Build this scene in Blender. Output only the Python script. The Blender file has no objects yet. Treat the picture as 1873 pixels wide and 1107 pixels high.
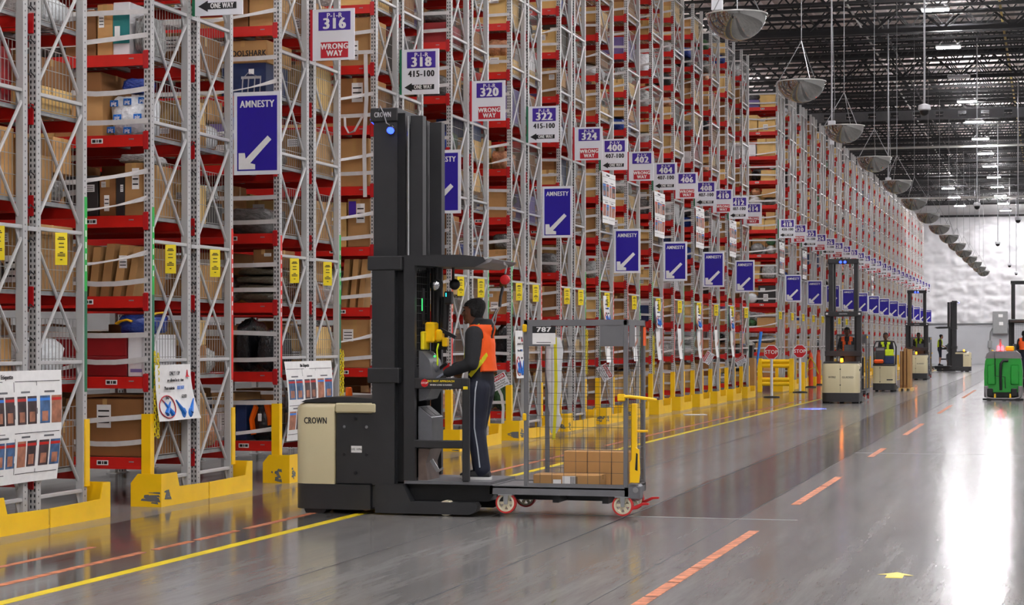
import bpy, math, random
from mathutils import Vector, Matrix
random.seed(11)
SC = bpy.context.scene
COL = SC.collection
R = math.radians

# ------------------------------------------------------------------ camera, world, exposure
FPX, CX, VPX, HORY, CAMH = 3600.0, 936.5, 1923.0, 625.0, 1.68
YAW = math.atan((VPX - CX) / FPX)
cam = bpy.data.cameras.new('camera')
cam.sensor_width = 36.0
cam.lens = 36.0 * FPX / 1873.0
cam.shift_y = (HORY - 553.5) / 1873.0
cam.clip_end = 400
camo = bpy.data.objects.new('camera', cam)
COL.objects.link(camo)
camo.location = (0, 0, CAMH)
camo.rotation_euler = (R(90), 0, YAW)
SC.camera = camo

W = bpy.data.worlds.new('world')
SC.world = W
W.use_nodes = True
W.node_tree.nodes['Background'].inputs[0].default_value = (0.6, 0.62, 0.66, 1)
W.node_tree.nodes['Background'].inputs[1].default_value = 0.35
SC.view_settings.view_transform = 'Standard'
SC.view_settings.look = 'None'
SC.view_settings.gamma = 1
SC.view_settings.use_curve_mapping = False
SC.view_settings.exposure = 0.0
LAMP_POWER = 330.0

# ------------------------------------------------------------------ photo <-> world (where things stand)
_c, _s = math.cos(YAW), math.sin(YAW)
def x_on_y(px, Y):
    t = (px - CX) / FPX
    return Y * (t * _c - _s) / (_c + t * _s)
def y_on_x(px, X):
    t = (px - CX) / FPX
    return (X * _c + t * X * _s) / (t * _c - _s)
def z_at(px, py, X=None, Y=None):
    if X is None: X = x_on_y(px, Y)
    else: Y = y_on_x(px, X)
    return CAMH - (py - HORY) * (-X * _s + Y * _c) / FPX
def depth(X, Y): return -X * _s + Y * _c
def proj(X, Y, Z):
    d = depth(X, Y)
    return CX + FPX * (X * _c + Y * _s) / d, HORY - FPX * (Z - CAMH) / d

# ------------------------------------------------------------------ materials
def lin(c):
    return tuple((v / 255 / 12.92) if v / 255 <= .04045 else ((v / 255 + .055) / 1.055) ** 2.4 for v in c)
MATS = {}
def mat(name, rgb, rough=.5, metal=0., var=.08, scale=7., bump=0., emit=0., rnd=0., spec=.5, trans=0., coat=0., island=False, alpha=1.):
    m = bpy.data.materials.new(name)
    m.use_nodes = True
    nt = m.node_tree
    N, L = nt.nodes, nt.links
    b = N['Principled BSDF']
    tc = N.new('ShaderNodeTexCoord')
    nz = N.new('ShaderNodeTexNoise')
    nz.inputs['Scale'].default_value = scale
    nz.inputs['Detail'].default_value = 4
    L.new(tc.outputs['Object'], nz.inputs['Vector'])
    mr = N.new('ShaderNodeMapRange')
    mr.inputs['From Min'].default_value = .3
    mr.inputs['From Max'].default_value = .7
    mr.inputs['To Min'].default_value = 1 - var
    mr.inputs['To Max'].default_value = 1 + var
    L.new(nz.outputs['Fac'], mr.inputs['Value'])
    val = mr.outputs['Result']
    if rnd:
        oi = N.new('ShaderNodeObjectInfo')
        src = oi.outputs['Random']
        if island:
            g = N.new('ShaderNodeNewGeometry')
            ad = N.new('ShaderNodeMath'); ad.operation = 'ADD'
            L.new(src, ad.inputs[0]); L.new(g.outputs['Random Per Island'], ad.inputs[1])
            fr = N.new('ShaderNodeMath'); fr.operation = 'FRACT'
            L.new(ad.outputs[0], fr.inputs[0]); src = fr.outputs[0]
        r2 = N.new('ShaderNodeMapRange')
        r2.inputs['To Min'].default_value = 1 - rnd
        r2.inputs['To Max'].default_value = 1 + rnd
        L.new(src, r2.inputs['Value'])
        mm = N.new('ShaderNodeMath'); mm.operation = 'MULTIPLY'
        L.new(val, mm.inputs[0]); L.new(r2.outputs['Result'], mm.inputs[1]); val = mm.outputs[0]
    hs = N.new('ShaderNodeHueSaturation')
    hs.inputs['Color'].default_value = (*lin(rgb), 1)
    L.new(val, hs.inputs['Value'])
    L.new(hs.outputs['Color'], b.inputs['Base Color'])
    b.inputs['Roughness'].default_value = rough
    b.inputs['Metallic'].default_value = metal
    b.inputs['Specular IOR Level'].default_value = spec
    if trans: b.inputs['Transmission Weight'].default_value = trans
    if coat: b.inputs['Coat Weight'].default_value = coat; b.inputs['Coat Roughness'].default_value = .12
    if alpha < 1: b.inputs['Alpha'].default_value = alpha
    if emit:
        b.inputs['Emission Color'].default_value = (*lin(rgb), 1)
        b.inputs['Emission Strength'].default_value = emit
    if bump:
        bp = N.new('ShaderNodeBump')
        bp.inputs['Strength'].default_value = min(1, bump)
        bp.inputs['Distance'].default_value = .02
        L.new(nz.outputs['Fac'], bp.inputs['Height'])
        L.new(bp.outputs['Normal'], b.inputs['Normal'])
    MATS[name] = m
    return m

mat('rack_grey', (180, 180, 179), .38, .0, .05, 5)
mat('brace_grey', (186, 186, 186), .34, .0, .05, 6)
mat('beam_red', (196, 26, 18), .4, 0, .1, 4)
mat('beam_plate', (172, 16, 22), .45, 0, .1, 4)
mat('strap_white', (202, 201, 199), .6, 0, .06, 10)
mat('galv', (150, 152, 152), .45, .5, .12, 12)
mat('wire', (150, 150, 146), .45, .3, .05, 8)
mat('yellow', (255, 204, 6), .42, 0, .07, 3)
mat('yellow_tag', (250, 226, 30), .5, 0, .03, 9)
mat('chain_yellow', (236, 214, 24), .4, 0, .05, 9)
mat('carton', (180, 138, 88), .75, 0, .10, 3, 0, 0, .22, .3, island=True)
mat('carton_dark', (142, 98, 58), .75, 0, .10, 3, 0, 0, .2, .3, island=True)
mat('carton_pale', (218, 182, 116), .72, 0, .12, 3, 0, 0, .15, .3, island=True)
mat('tape', (188, 150, 96), .22, 0, .05, 8)
mat('paper', (238, 238, 236), .65, 0, .04, 14)
mat('ink', (22, 22, 24), .6, 0, .05, 10)
mat('white_bag', (226, 230, 232), .24, 0, .12, 9, .9, 0, .12, .5)
mat('clear_bag', (176, 178, 176), .16, 0, .3, 11, 1.0, 0, .2, .6)
mat('grey_bag', (112, 112, 110), .2, 0, .3, 10, 1.0, 0, .3, .6)
mat('black_bag', (26, 27, 30), .14, 0, .4, 10, 1.0, 0, .4, .6)
mat('blue_bag', (38, 66, 150), .22, 0, .2, 9, .8)
mat('green_bag', (60, 96, 62), .2, 0, .3, 10, 1.0, 0, .2, .6)
mat('pink_bag', (176, 60, 110), .25, 0, .3, 8, .8)
mat('tan_bag', (196, 140, 104), .25, 0, .3, 8, .9)
mat('camo_bag', (92, 84, 66), .3, 0, .6, 22, .8, 0, .2)
mat('white_box', (226, 226, 228), .5, 0, .05, 6, 0, 0, .05)
mat('red_box', (140, 16, 22), .5, 0, .08, 5, 0, 0, .1)
mat('teal_box', (24, 118, 118), .45, 0, .08, 5)
mat('navy_box', (26, 48, 92), .45, 0, .25, 7, 0, 0, .2)
mat('purple_box', (110, 96, 150), .5, 0, .1, 5, 0, 0, .2)
mat('dark_box', (48, 44, 44), .55, 0, .15, 5, 0, 0, .3, .4)
mat('magenta', (190, 34, 110), .45, 0, .1, 5)
mat('logo_blue', (26, 112, 206), .4, 0, .04, 8)
mat('sign_white', (232, 234, 240), .4, 0, .02, 4)
mat('sign_purple', (64, 36, 150), .45, 0, .03, 5)
mat('sign_blue', (34, 14, 150), .4, 0, .03, 5)
mat('sign_red', (188, 28, 44), .45, 0, .04, 5)
mat('strip_green', (24, 176, 70), .45, 0, .06, 6)
mat('strip_dkgreen', (24, 110, 74), .45, 0, .06, 6)
mat('strip_red', (226, 44, 36), .45, 0, .06, 6)
mat('photo_dark', (60, 44, 48), .5, 0, .6, 9)
mat('photo_brown', (168, 110, 84), .5, 0, .4, 12)
mat('photo_blue', (62, 96, 138), .5, 0, .5, 12)
mat('skin', (104, 66, 48), .5, 0, .06, 18)
mat('skin_light', (176, 128, 104), .5, 0, .06, 18)
mat('hair', (18, 16, 16), .8, 0, .2, 60, .6)
mat('jacket', (32, 34, 38), .85, 0, .14, 9, .35)
mat('trousers', (22, 28, 46), .75, 0, .16, 9, .4)
mat('trouser_pipe', (186, 192, 200), .6, 0, .03, 9)
mat('shoe_dark', (34, 36, 40), .6, 0, .1, 12)
mat('shoe_sole', (228, 228, 226), .5, 0, .03, 9)
mat('glove', (126, 130, 146), .7, 0, .15, 20)
mat('hivis_orange', (255, 96, 20), .6, 0, .06, 12, .2)
mat('hivis_yellow', (214, 240, 30), .6, 0, .06, 12, .2)
mat('webbing', (214, 206, 20), .6, 0, .06, 20)
mat('reflective', (190, 194, 196), .35, .3, .05, 20)
mat('truck_black', (44, 45, 47), .42, 0, .1, 5, .1)
mat('truck_rail', (30, 31, 33), .35, .2, .1, 5)
mat('truck_cream', (208, 198, 160), .36, 0, .03, 2.5, 0, 0, 0, .5, 0, .25)
mat('truck_grey', (104, 106, 110), .45, .1, .12, 6)
mat('plate_worn', (120, 104, 96), .5, .35, .25, 6)
mat('chrome', (220, 222, 226), .14, 1, .03, 4)
mat('rubber', (26, 26, 27), .7, 0, .1, 10)
mat('orange_lens', (236, 96, 12), .2, 0, .05, 6)
mat('orange_lit', (255, 130, 10), .2, 0, .02, 6, 0, 34)
mat('blue_lit', (30, 50, 255), .2, 0, .02, 6, 0, 11)
mat('red_lit', (255, 20, 24), .2, 0, .02, 6, 0, 70)
mat('cyan_lit', (40, 220, 230), .3, 0, .02, 6, 0, 2.5)
mat('green_lit', (60, 235, 110), .3, 0, .02, 6, 0, 1.6)
mat('cart_grey', (112, 113, 116), .45, .1, .06, 5)
mat('cart_wire', (70, 72, 74), .45, .3, .05, 8)
mat('wheel_cream', (224, 216, 190), .5, 0, .06, 8)
mat('wheel_red', (198, 50, 46), .5, 0, .08, 8)
mat('red_paint', (196, 26, 30), .4, 0, .06, 8)
mat('scrub_green', (22, 156, 46), .34, 0, .05, 4, 0, 0, 0, .5, 0, .2)
mat('scrub_grey', (128, 124, 126), .5, 0, .06, 6)
mat('bollard_orange', (226, 74, 24), .45, 0, .06, 6)
mat('stop_red', (200, 16, 26), .4, 0, .04, 6)
mat('broom_blue', (52, 128, 220), .5, 0, .06, 6)
mat('lamp_body', (200, 202, 206), .5, 0, .03, 6)
mat('lamp_glow', (255, 252, 255), .4, 0, .0, 3, 0, LAMP_POWER)
mat('deck_fill', (255, 252, 250), .4, 0, .0, 3, 0, LAMP_POWER*1.0)
mat('conduit', (168, 170, 174), .4, .3, .04, 6)
mat('cable', (150, 152, 154), .4, .4, .04, 6)
mat('black_plastic', (24, 24, 26), .4, 0, .08, 8)
mat('box_grey', (148, 150, 150), .5, .2, .05, 5)
mat('joist', (44, 45, 48), .55, .1, .12, 2)
mat('girder', (36, 37, 40), .55, .1, .12, 2)
mat('tray', (112, 114, 118), .5, .4, .08, 4)
mat('pipe_white', (196, 196, 194), .5, 0, .05, 3)
mat('pipe_yellow', (176, 150, 70), .5, 0, .05, 3)
mat('line_yellow', (226, 200, 24), .45, 0, .12, 3)
mat('line_orange', (190, 116, 80), .6, 0, .5, 9)
mat('mirror', (176, 176, 174), .08, 1., .04, 3, 0)
mat('mirror_rim', (200, 200, 196), .3, .4, .04, 3)

def node_mat(name):
    m = bpy.data.materials.new(name); m.use_nodes = True
    MATS[name] = m
    nt = m.node_tree
    return m, nt.nodes, nt.links, nt.nodes['Principled BSDF']
def math_node(N, L, op, a, b=None, c=None):
    n = N.new('ShaderNodeMath'); n.operation = op
    for i, v in enumerate((a, b, c)):
        if v is None: continue
        if isinstance(v, (int, float)): n.inputs[i].default_value = v
        else: L.new(v, n.inputs[i])
    return n.outputs[0]

def post_material(name, holes):
    """painted steel upright; punched slots in the aisle face, small dots in the end face"""
    m, N, L, b = node_mat(name)
    tc = N.new('ShaderNodeTexCoord'); sp = N.new('ShaderNodeSeparateXYZ')
    L.new(tc.outputs['Object'], sp.inputs[0])
    ge = N.new('ShaderNodeNewGeometry'); sn = N.new('ShaderNodeSeparateXYZ')
    L.new(ge.outputs['True Normal'], sn.inputs[0])
    x, y, z = sp.outputs
    mk = None
    if holes:
        fz = math_node(N, L, 'ABSOLUTE', math_node(N, L, 'SUBTRACT', math_node(N, L, 'FRACT', math_node(N, L, 'DIVIDE', z, .0508)), .5))
        inz = math_node(N, L, 'LESS_THAN', fz, .27)
        ax = math_node(N, L, 'ABSOLUTE', math_node(N, L, 'SUBTRACT', math_node(N, L, 'ABSOLUTE', x), .019))
        inx = math_node(N, L, 'LESS_THAN', ax, .0075)
        fa = math_node(N, L, 'GREATER_THAN', math_node(N, L, 'ABSOLUTE', sn.outputs[1]), .8)
        mk = math_node(N, L, 'MULTIPLY', math_node(N, L, 'MULTIPLY', inz, inx), fa)
    fz2 = math_node(N, L, 'ABSOLUTE', math_node(N, L, 'SUBTRACT', math_node(N, L, 'FRACT', math_node(N, L, 'DIVIDE', z, .06)), .5))
    inz2 = math_node(N, L, 'LESS_THAN', fz2, .12)
    ay = math_node(N, L, 'ABSOLUTE', math_node(N, L, 'SUBTRACT', y, .04))
    iny = math_node(N, L, 'LESS_THAN', ay, .007)
    fx = math_node(N, L, 'GREATER_THAN', sn.outputs[0], .8)
    mk2 = math_node(N, L, 'MULTIPLY', math_node(N, L, 'MULTIPLY', inz2, iny), fx)
    mk = mk2 if mk is None else math_node(N, L, 'MAXIMUM', mk, mk2)
    mx = N.new('ShaderNodeMix'); mx.data_type = 'RGBA'
    L.new(mk, mx.inputs[0])
    mx.inputs[6].default_value = (*lin((180, 180, 179)), 1)
    mx.inputs[7].default_value = (*lin((26, 27, 30)), 1)
    L.new(mx.outputs[2], b.inputs['Base Color'])
    b.inputs['Roughness'].default_value = .38
    return m
post_material('post_slotted', True)
post_material('post_plain', False)

def floor_material():
    m, N, L, b = node_mat('polished_concrete')
    tc = N.new('ShaderNodeTexCoord'); sp = N.new('ShaderNodeSeparateXYZ')
    L.new(tc.outputs['Object'], sp.inputs[0])
    mp = N.new('ShaderNodeMapping'); mp.inputs['Scale'].default_value = (1., .16, 1)
    L.new(tc.outputs['Object'], mp.inputs[0])
    n1 = N.new('ShaderNodeTexNoise'); n1.inputs['Scale'].default_value = .9; n1.inputs['Detail'].default_value = 6; n1.inputs['Roughness'].default_value = .65
    L.new(mp.outputs[0], n1.inputs['Vector'])
    mp3 = N.new('ShaderNodeMapping'); mp3.inputs['Scale'].default_value = (3.2, .22, 1); mp3.inputs['Rotation'].default_value = (0, 0, .09)
    L.new(tc.outputs['Object'], mp3.inputs[0])
    n3 = N.new('ShaderNodeTexNoise'); n3.inputs['Scale'].default_value = 1.6; n3.inputs['Detail'].default_value = 8; n3.inputs['Roughness'].default_value = .75
    L.new(mp3.outputs[0], n3.inputs['Vector'])
    n2 = N.new('ShaderNodeTexNoise'); n2.inputs['Scale'].default_value = .35; n2.inputs['Detail'].default_value = 5
    L.new(tc.outputs['Object'], n2.inputs['Vector'])
    # the darker, denser pour down the middle of the aisle
    ex = math_node(N, L, 'MULTIPLY_ADD', n2.outputs['Fac'], .14, sp.outputs[0])
    d = math_node(N, L, 'ABSOLUTE', math_node(N, L, 'ADD', ex, 3.415 - .07))
    strip = math_node(N, L, 'MULTIPLY', math_node(N, L, 'LESS_THAN', d, .565), math_node(N, L, 'GREATER_THAN', sp.outputs[1], 18.55))
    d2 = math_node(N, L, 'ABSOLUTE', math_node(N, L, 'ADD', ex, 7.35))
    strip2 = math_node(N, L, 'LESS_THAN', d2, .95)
    v = math_node(N, L, 'MULTIPLY_ADD', n1.outputs['Fac'], 1.1, .42)
    v = math_node(N, L, 'MULTIPLY', v, math_node(N, L, 'MULTIPLY_ADD', n3.outputs['Fac'], .9, .54))
    v = math_node(N, L, 'MULTIPLY', v, math_node(N, L, 'MULTIPLY_ADD', strip, -.5, 1.0))
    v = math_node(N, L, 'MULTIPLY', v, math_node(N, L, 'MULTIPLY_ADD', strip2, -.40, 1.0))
    mx = N.new('ShaderNodeMix'); mx.data_type = 'RGBA'
    L.new(n2.outputs['Fac'], mx.inputs[0])
    mx.inputs[6].default_value = (*lin((117, 119, 120)), 1)
    mx.inputs[7].default_value = (*lin((124, 120, 115)), 1)
    hs = N.new('ShaderNodeHueSaturation')
    L.new(mx.outputs[2], hs.inputs['Color']); L.new(v, hs.inputs['Value'])
    L.new(hs.outputs[0], b.inputs['Base Color'])
    ro = math_node(N, L, 'MULTIPLY_ADD', n3.outputs['Fac'], .16, .08)
    ro = math_node(N, L, 'MULTIPLY_ADD', strip, -.03, ro)
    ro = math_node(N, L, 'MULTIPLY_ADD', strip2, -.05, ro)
    # worn polish: dull cement with a patchy sheen
    N.remove(b)
    df = N.new('ShaderNodeBsdfDiffuse'); gl = N.new('ShaderNodeBsdfGlossy'); ms = N.new('ShaderNodeMixShader')
    L.new(hs.outputs[0], df.inputs['Color']); L.new(ro, gl.inputs['Roughness'])
    gl.inputs['Color'].default_value = (.95, .95, .95, 1)
    fr = N.new('ShaderNodeFresnel'); fr.inputs['IOR'].default_value = 1.42
    pol = math_node(N, L, 'MULTIPLY_ADD', n3.outputs['Fac'], -.4, .92)
    pol = math_node(N, L, 'MULTIPLY_ADD', strip, .14, pol)
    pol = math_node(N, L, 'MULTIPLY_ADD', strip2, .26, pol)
    L.new(math_node(N, L, 'MULTIPLY', fr.outputs[0], pol), ms.inputs[0])
    L.new(df.outputs[0], ms.inputs[1]); L.new(gl.outputs[0], ms.inputs[2])
    L.new(ms.outputs[0], [n for n in N if n.type == 'OUTPUT_MATERIAL'][0].inputs['Surface'])
    bp = N.new('ShaderNodeBump'); bp.inputs['Strength'].default_value = .05; bp.inputs['Distance'].default_value = .01
    L.new(n1.outputs['Fac'], bp.inputs['Height']); L.new(bp.outputs[0], gl.inputs['Normal'])
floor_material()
mat('quilt', (226, 226, 228), .75, 0, .05, 1.2, 0)
mat('joint_dark', (62, 62, 64), .6, 0, .3, 2)
mat('joint_pale', (168, 168, 166), .6, 0, .3, 2)
mat('wall_panel', (186, 188, 192), .5, 0, .04, .8)
mat('side_wall', (214, 214, 214), .6, 0, .06, .7)
mat('deck_metal', (226, 216, 214), .5, .0, .16, .5)

# ------------------------------------------------------------------ mesh builder
class MB:
    def __init__(s): s.v, s.f, s.m, s.k = [], [], [], 0
    def mi(s, k): s.k = k; return s
    def add(s, vs, fs):
        o = len(s.v); s.v += [tuple(p) for p in vs]
        for f in fs: s.f.append(tuple(i + o for i in f)); s.m.append(s.k)
        return s
    def box(s, x0, x1, y0, y1, z0, z1):
        return s.add([(x0,y0,z0),(x1,y0,z0),(x1,y1,z0),(x0,y1,z0),(x0,y0,z1),(x1,y0,z1),(x1,y1,z1),(x0,y1,z1)],
                     [(0,3,2,1),(4,5,6,7),(0,1,5,4),(1,2,6,5),(2,3,7,6),(3,0,4,7)])
    def cbox(s, x0, x1, y0, y1, z0, z1, c=.01):
        """box with all edges chamfered"""
        c = min(c, (x1-x0)*.45, (y1-y0)*.45, (z1-z0)*.45)
        X, Y, Z = (x0,x1), (y0,y1), (z0,z1); vs = []; idx = {}
        for a in (0,1):
            for b in (0,1):
                for d in (0,1):
                    sx, sy, sz = (1,-1)[a]*c, (1,-1)[b]*c, (1,-1)[d]*c
                    idx[a,b,d,0] = len(vs); vs.append((X[a], Y[b]+sy, Z[d]+sz))
                    idx[a,b,d,1] = len(vs); vs.append((X[a]+sx, Y[b], Z[d]+sz))
                    idx[a,b,d,2] = len(vs); vs.append((X[a]+sx, Y[b]+sy, Z[d]))
        fs = []
        def face(ids, n):
            p = [Vector(vs[i]) for i in ids]
            if (p[1]-p[0]).cross(p[2]-p[0]).dot(Vector(n)) < 0: ids = ids[::-1]
            fs.append(tuple(ids))
        for a in (0,1):
            n = (1,-1)[1-a]
            face([idx[a,0,0,0], idx[a,1,0,0], idx[a,1,1,0], idx[a,0,1,0]], ((-1,1)[a],0,0))
            face([idx[0,a,0,1], idx[1,a,0,1], idx[1,a,1,1], idx[0,a,1,1]], (0,(-1,1)[a],0))
            face([idx[0,0,a,2], idx[1,0,a,2], idx[1,1,a,2], idx[0,1,a,2]], (0,0,(-1,1)[a]))
        for a in (0,1):
            for b in (0,1):
                A, B = (-1,1)[a], (-1,1)[b]
                face([idx[a,b,0,0], idx[a,b,1,0], idx[a,b,1,1], idx[a,b,0,1]], (A,B,0))
                face([idx[a,0,b,0], idx[a,1,b,0], idx[a,1,b,2], idx[a,0,b,2]], (A,0,B))
                face([idx[0,a,b,1], idx[1,a,b,1], idx[1,a,b,2], idx[0,a,b,2]], (0,A,B))
                for d in (0,1):
                    face([idx[a,b,d,0], idx[a,b,d,1], idx[a,b,d,2]], (A,B,(-1,1)[d]))
        return s.add(vs, fs)
    def prism(s, poly, axis, a, b):
        """poly: 2-D points; axis 'z': (x,y), 'y': (x,z), 'x': (y,z)"""
        def P(p, t): return {'z': (p[0],p[1],t), 'y': (p[0],t,p[1]), 'x': (t,p[0],p[1])}[axis]
        area = sum(poly[i][0]*poly[(i+1)%len(poly)][1]-poly[(i+1)%len(poly)][0]*poly[i][1] for i in range(len(poly)))
        pl = list(poly) if (area > 0) != (axis == 'y') else list(poly)[::-1]
        n = len(pl)
        return s.add([P(p, a) for p in pl]+[P(p, b) for p in pl],
                     [tuple(range(n))[::-1], tuple(range(n, 2*n))]+[(i,(i+1)%n,(i+1)%n+n,i+n) for i in range(n)])
    def bar(s, p0, p1, w, h, up=(0,0,1)):
        p0, p1 = Vector(p0), Vector(p1); d = (p1-p0).normalized(); u = Vector(up)
        sd = d.cross(u)
        if sd.length < 1e-4: sd = d.cross(Vector((1,0,0)))
        sd.normalize(); u = sd.cross(d).normalized(); sd *= w/2; u *= h/2
        vs = [p+a*sd+b*u for p in (p0,p1) for a,b in ((-1,-1),(1,-1),(1,1),(-1,1))]
        return s.add(vs, [(0,1,2,3),(7,6,5,4),(0,4,5,1),(1,5,6,2),(2,6,7,3),(3,7,4,0)])
    def tube(s, p0, p1, r0, n=8, r1=None, caps=True):
        return s.path([p0, p1], [r0, r0 if r1 is None else r1], n, caps)
    def path(s, pts, r, n=8, caps=True, closed=False, flat=None):
        pts = [Vector(p) for p in pts]
        if isinstance(r, (int, float)): r = [r]*len(pts)
        m = len(pts); vs = []; ref = None
        for i, p in enumerate(pts):
            if closed: d = pts[(i+1)%m]-pts[i-1]
            else: d = pts[min(i+1, m-1)]-pts[max(i-1, 0)]
            d.normalize()
            if ref is None:
                ref = d.orthogonal().normalized() if flat is None else (Vector(flat)-Vector(flat).dot(d)*d).normalized()
            else: ref = (ref-ref.dot(d)*d).normalized()
            b = d.cross(ref)
            for k in range(n):
                a = 2*math.pi*k/n
                vs.append(p+(ref*math.cos(a)+b*math.sin(a))*r[i])
        fs = []
        for i in range(m if closed else m-1):
            j = (i+1)%m
            for k in range(n):
                fs.append((i*n+k, i*n+(k+1)%n, j*n+(k+1)%n, j*n+k))
        if caps and not closed: fs += [tuple(range(n))[::-1], tuple(range((m-1)*n, m*n))]
        return s.add(vs, fs)
    def ribbon(s, pts, side, w, t=.003):
        """flat band along pts; side: vector across the band (or one per point)"""
        pts = [Vector(p) for p in pts]; vs = []
        for i, p in enumerate(pts):
            d = (pts[min(i+1,len(pts)-1)]-pts[max(i-1,0)]).normalized()
            sd = Vector(side[i] if isinstance(side, list) else side); sd = (sd-sd.dot(d)*d).normalized()
            n = d.cross(sd)*t/2; sd = sd*w/2
            vs += [p-sd-n, p+sd-n, p+sd+n, p-sd+n]
        fs = [(0,1,2,3), tuple(len(vs)-4+k for k in (3,2,1,0))]
        for i in range(len(pts)-1):
            for k in range(4): fs.append((i*4+(k+1)%4, i*4+k, i*4+4+k, i*4+4+(k+1)%4))
        return s.add(vs, fs)
    def lathe(s, prof, n=16, c=(0,0,0), axis='z', caps=True):
        vs = []
        for r, h in prof:
            for k in range(n):
                a = 2*math.pi*k/n; x, y = r*math.cos(a), r*math.sin(a)
                p = {'z': (x,y,h), 'y': (y,h,x), 'x': (h,x,y)}[axis]
                vs.append((p[0]+c[0], p[1]+c[1], p[2]+c[2]))
        m = len(prof)
        fs = [(i*n+k, i*n+(k+1)%n, (i+1)*n+(k+1)%n, (i+1)*n+k) for i in range(m-1) for k in range(n)]
        if caps: fs += [tuple(range(n))[::-1], tuple(range((m-1)*n, m*n))]
        return s.add(vs, fs)
    def ball(s, c, rx, ry, rz, n=12, m=8):
        vs = [(c[0], c[1], c[2]-rz)]
        for i in range(1, m):
            t = math.pi*i/m-math.pi/2
            for k in range(n):
                a = 2*math.pi*k/n
                vs.append((c[0]+rx*math.cos(t)*math.cos(a), c[1]+ry*math.cos(t)*math.sin(a), c[2]+rz*math.sin(t)))
        vs.append((c[0], c[1], c[2]+rz)); e = len(vs)-1
        fs = [(0, 1+(k+1)%n, 1+k) for k in range(n)]
        for i in range(m-2):
            for k in range(n): fs.append((1+i*n+k, 1+i*n+(k+1)%n, 1+(i+1)*n+(k+1)%n, 1+(i+1)*n+k))
        fs += [(e, 1+(m-2)*n+k, 1+(m-2)*n+(k+1)%n) for k in range(n)]
        return s.add(vs, fs)
    def loft(s, rings):
        """rings: (center, side_vec, fwd_vec) ellipses -> closed tube"""
        n = 16; vs = []
        for c, a, b in rings:
            c, a, b = Vector(c), Vector(a), Vector(b)
            for k in range(n):
                t = 2*math.pi*k/n
                vs.append(c+a*math.cos(t)+b*math.sin(t))
        m = len(rings)
        fs = [(i*n+k, i*n+(k+1)%n, (i+1)*n+(k+1)%n, (i+1)*n+k) for i in range(m-1) for k in range(n)]
        fs += [tuple(range(n))[::-1], tuple(range((m-1)*n, m*n))]
        return s.add(vs, fs)
    def mesh(s, name, mats, smooth=False, ang=40):
        me = bpy.data.meshes.new(name)
        me.from_pydata(s.v, [], s.f)
        for m in ([mats] if isinstance(mats, str) else mats): me.materials.append(MATS[m])
        if any(s.m): me.polygons.foreach_set('material_index', s.m)
        if smooth:
            me.polygons.foreach_set('use_smooth', [True]*len(me.polygons))
            me.update()
            me.set_sharp_from_angle(angle=R(ang))
        me.update()
        return me
    def build(s, name, mats, parent=None, smooth=False, loc=None, rot=None, ang=40):
        return put(name, s.mesh(name, mats, smooth, ang), parent, loc, rot)

def put(name, me, parent=None, loc=None, rot=None):
    o = bpy.data.objects.new(name, me)
    COL.objects.link(o)
    if parent is not None: o.parent = parent
    if loc is not None: o.location = loc
    if rot is not None: o.rotation_euler = rot
    return o
def tag(o, label, cat, group=None):
    o['label'] = label; o['category'] = cat
    if group: o['group'] = group
    return o
def thing(name, label, cat, loc=(0,0,0), rz=0., group=None):
    o = put(name, None, None, loc, (0,0,rz))
    o.empty_display_size = .1
    return tag(o, label, cat, group)
def struct(o): o['kind'] = 'structure'; return o
def copy_tree(o, parent=None):
    c = o.copy(); COL.objects.link(c)
    c.parent = parent
    for ch in o.children: copy_tree(ch, c)
    return c

_TXT = {}
def text_mesh(s, size, mat_name, bold=.0, sx=1.0):
    k = (s, size, mat_name, bold, sx)
    if k in _TXT: return _TXT[k]
    cu = bpy.data.curves.new('lettering', 'FONT')
    cu.body = s; cu.size = size; cu.align_x = 'CENTER'; cu.align_y = 'CENTER'
    cu.extrude = .0012; cu.offset = min(bold, .006)*size; cu.resolution_u = 2; cu.space_line = .85; cu.space_character = 1.0+bold*3.2
    ob = bpy.data.objects.new('lettering', cu)
    me = bpy.data.meshes.new_from_object(ob)
    bpy.data.objects.remove(ob); bpy.data.curves.remove(cu)
    if bold > .006:
        n = len(me.vertices); vs = [tuple(v.co) for v in me.vertices]; fs = [tuple(p.vertices) for p in me.polygons]
        d = bold*size*1.1; V2, F2 = [], []
        for i, dx in enumerate((-d, 0, d)):
            V2 += [(v[0]+dx, v[1], v[2]+.0001*i) for v in vs]; F2 += [tuple(q+n*i for q in f) for f in fs]
        me2 = bpy.data.meshes.new('lettering'); me2.from_pydata(V2, [], F2); bpy.data.meshes.remove(me); me = me2; me.update()
    if sx != 1.0:
        for v in me.vertices: v.co.x *= sx
    me.materials.clear(); me.materials.append(MATS[mat_name])
    me.name = 'lettering'
    _TXT[k] = me
    return me
FRONT = (R(90), 0, 0)          # lettering that faces -y
SIDE = (R(90), 0, R(90))       # lettering that faces +x
def lettering(s, size, mat_name, parent, loc, rot=FRONT, bold=0., sx=1., name='lettering'):
    return put(name, text_mesh(s, size, mat_name, bold, sx), parent, loc, rot)

ORD = ['lowest', 'second', 'third', 'fourth', 'fifth', 'sixth', 'seventh', 'eighth', 'ninth', 'tenth', 'eleventh', 'twelfth']

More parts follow.
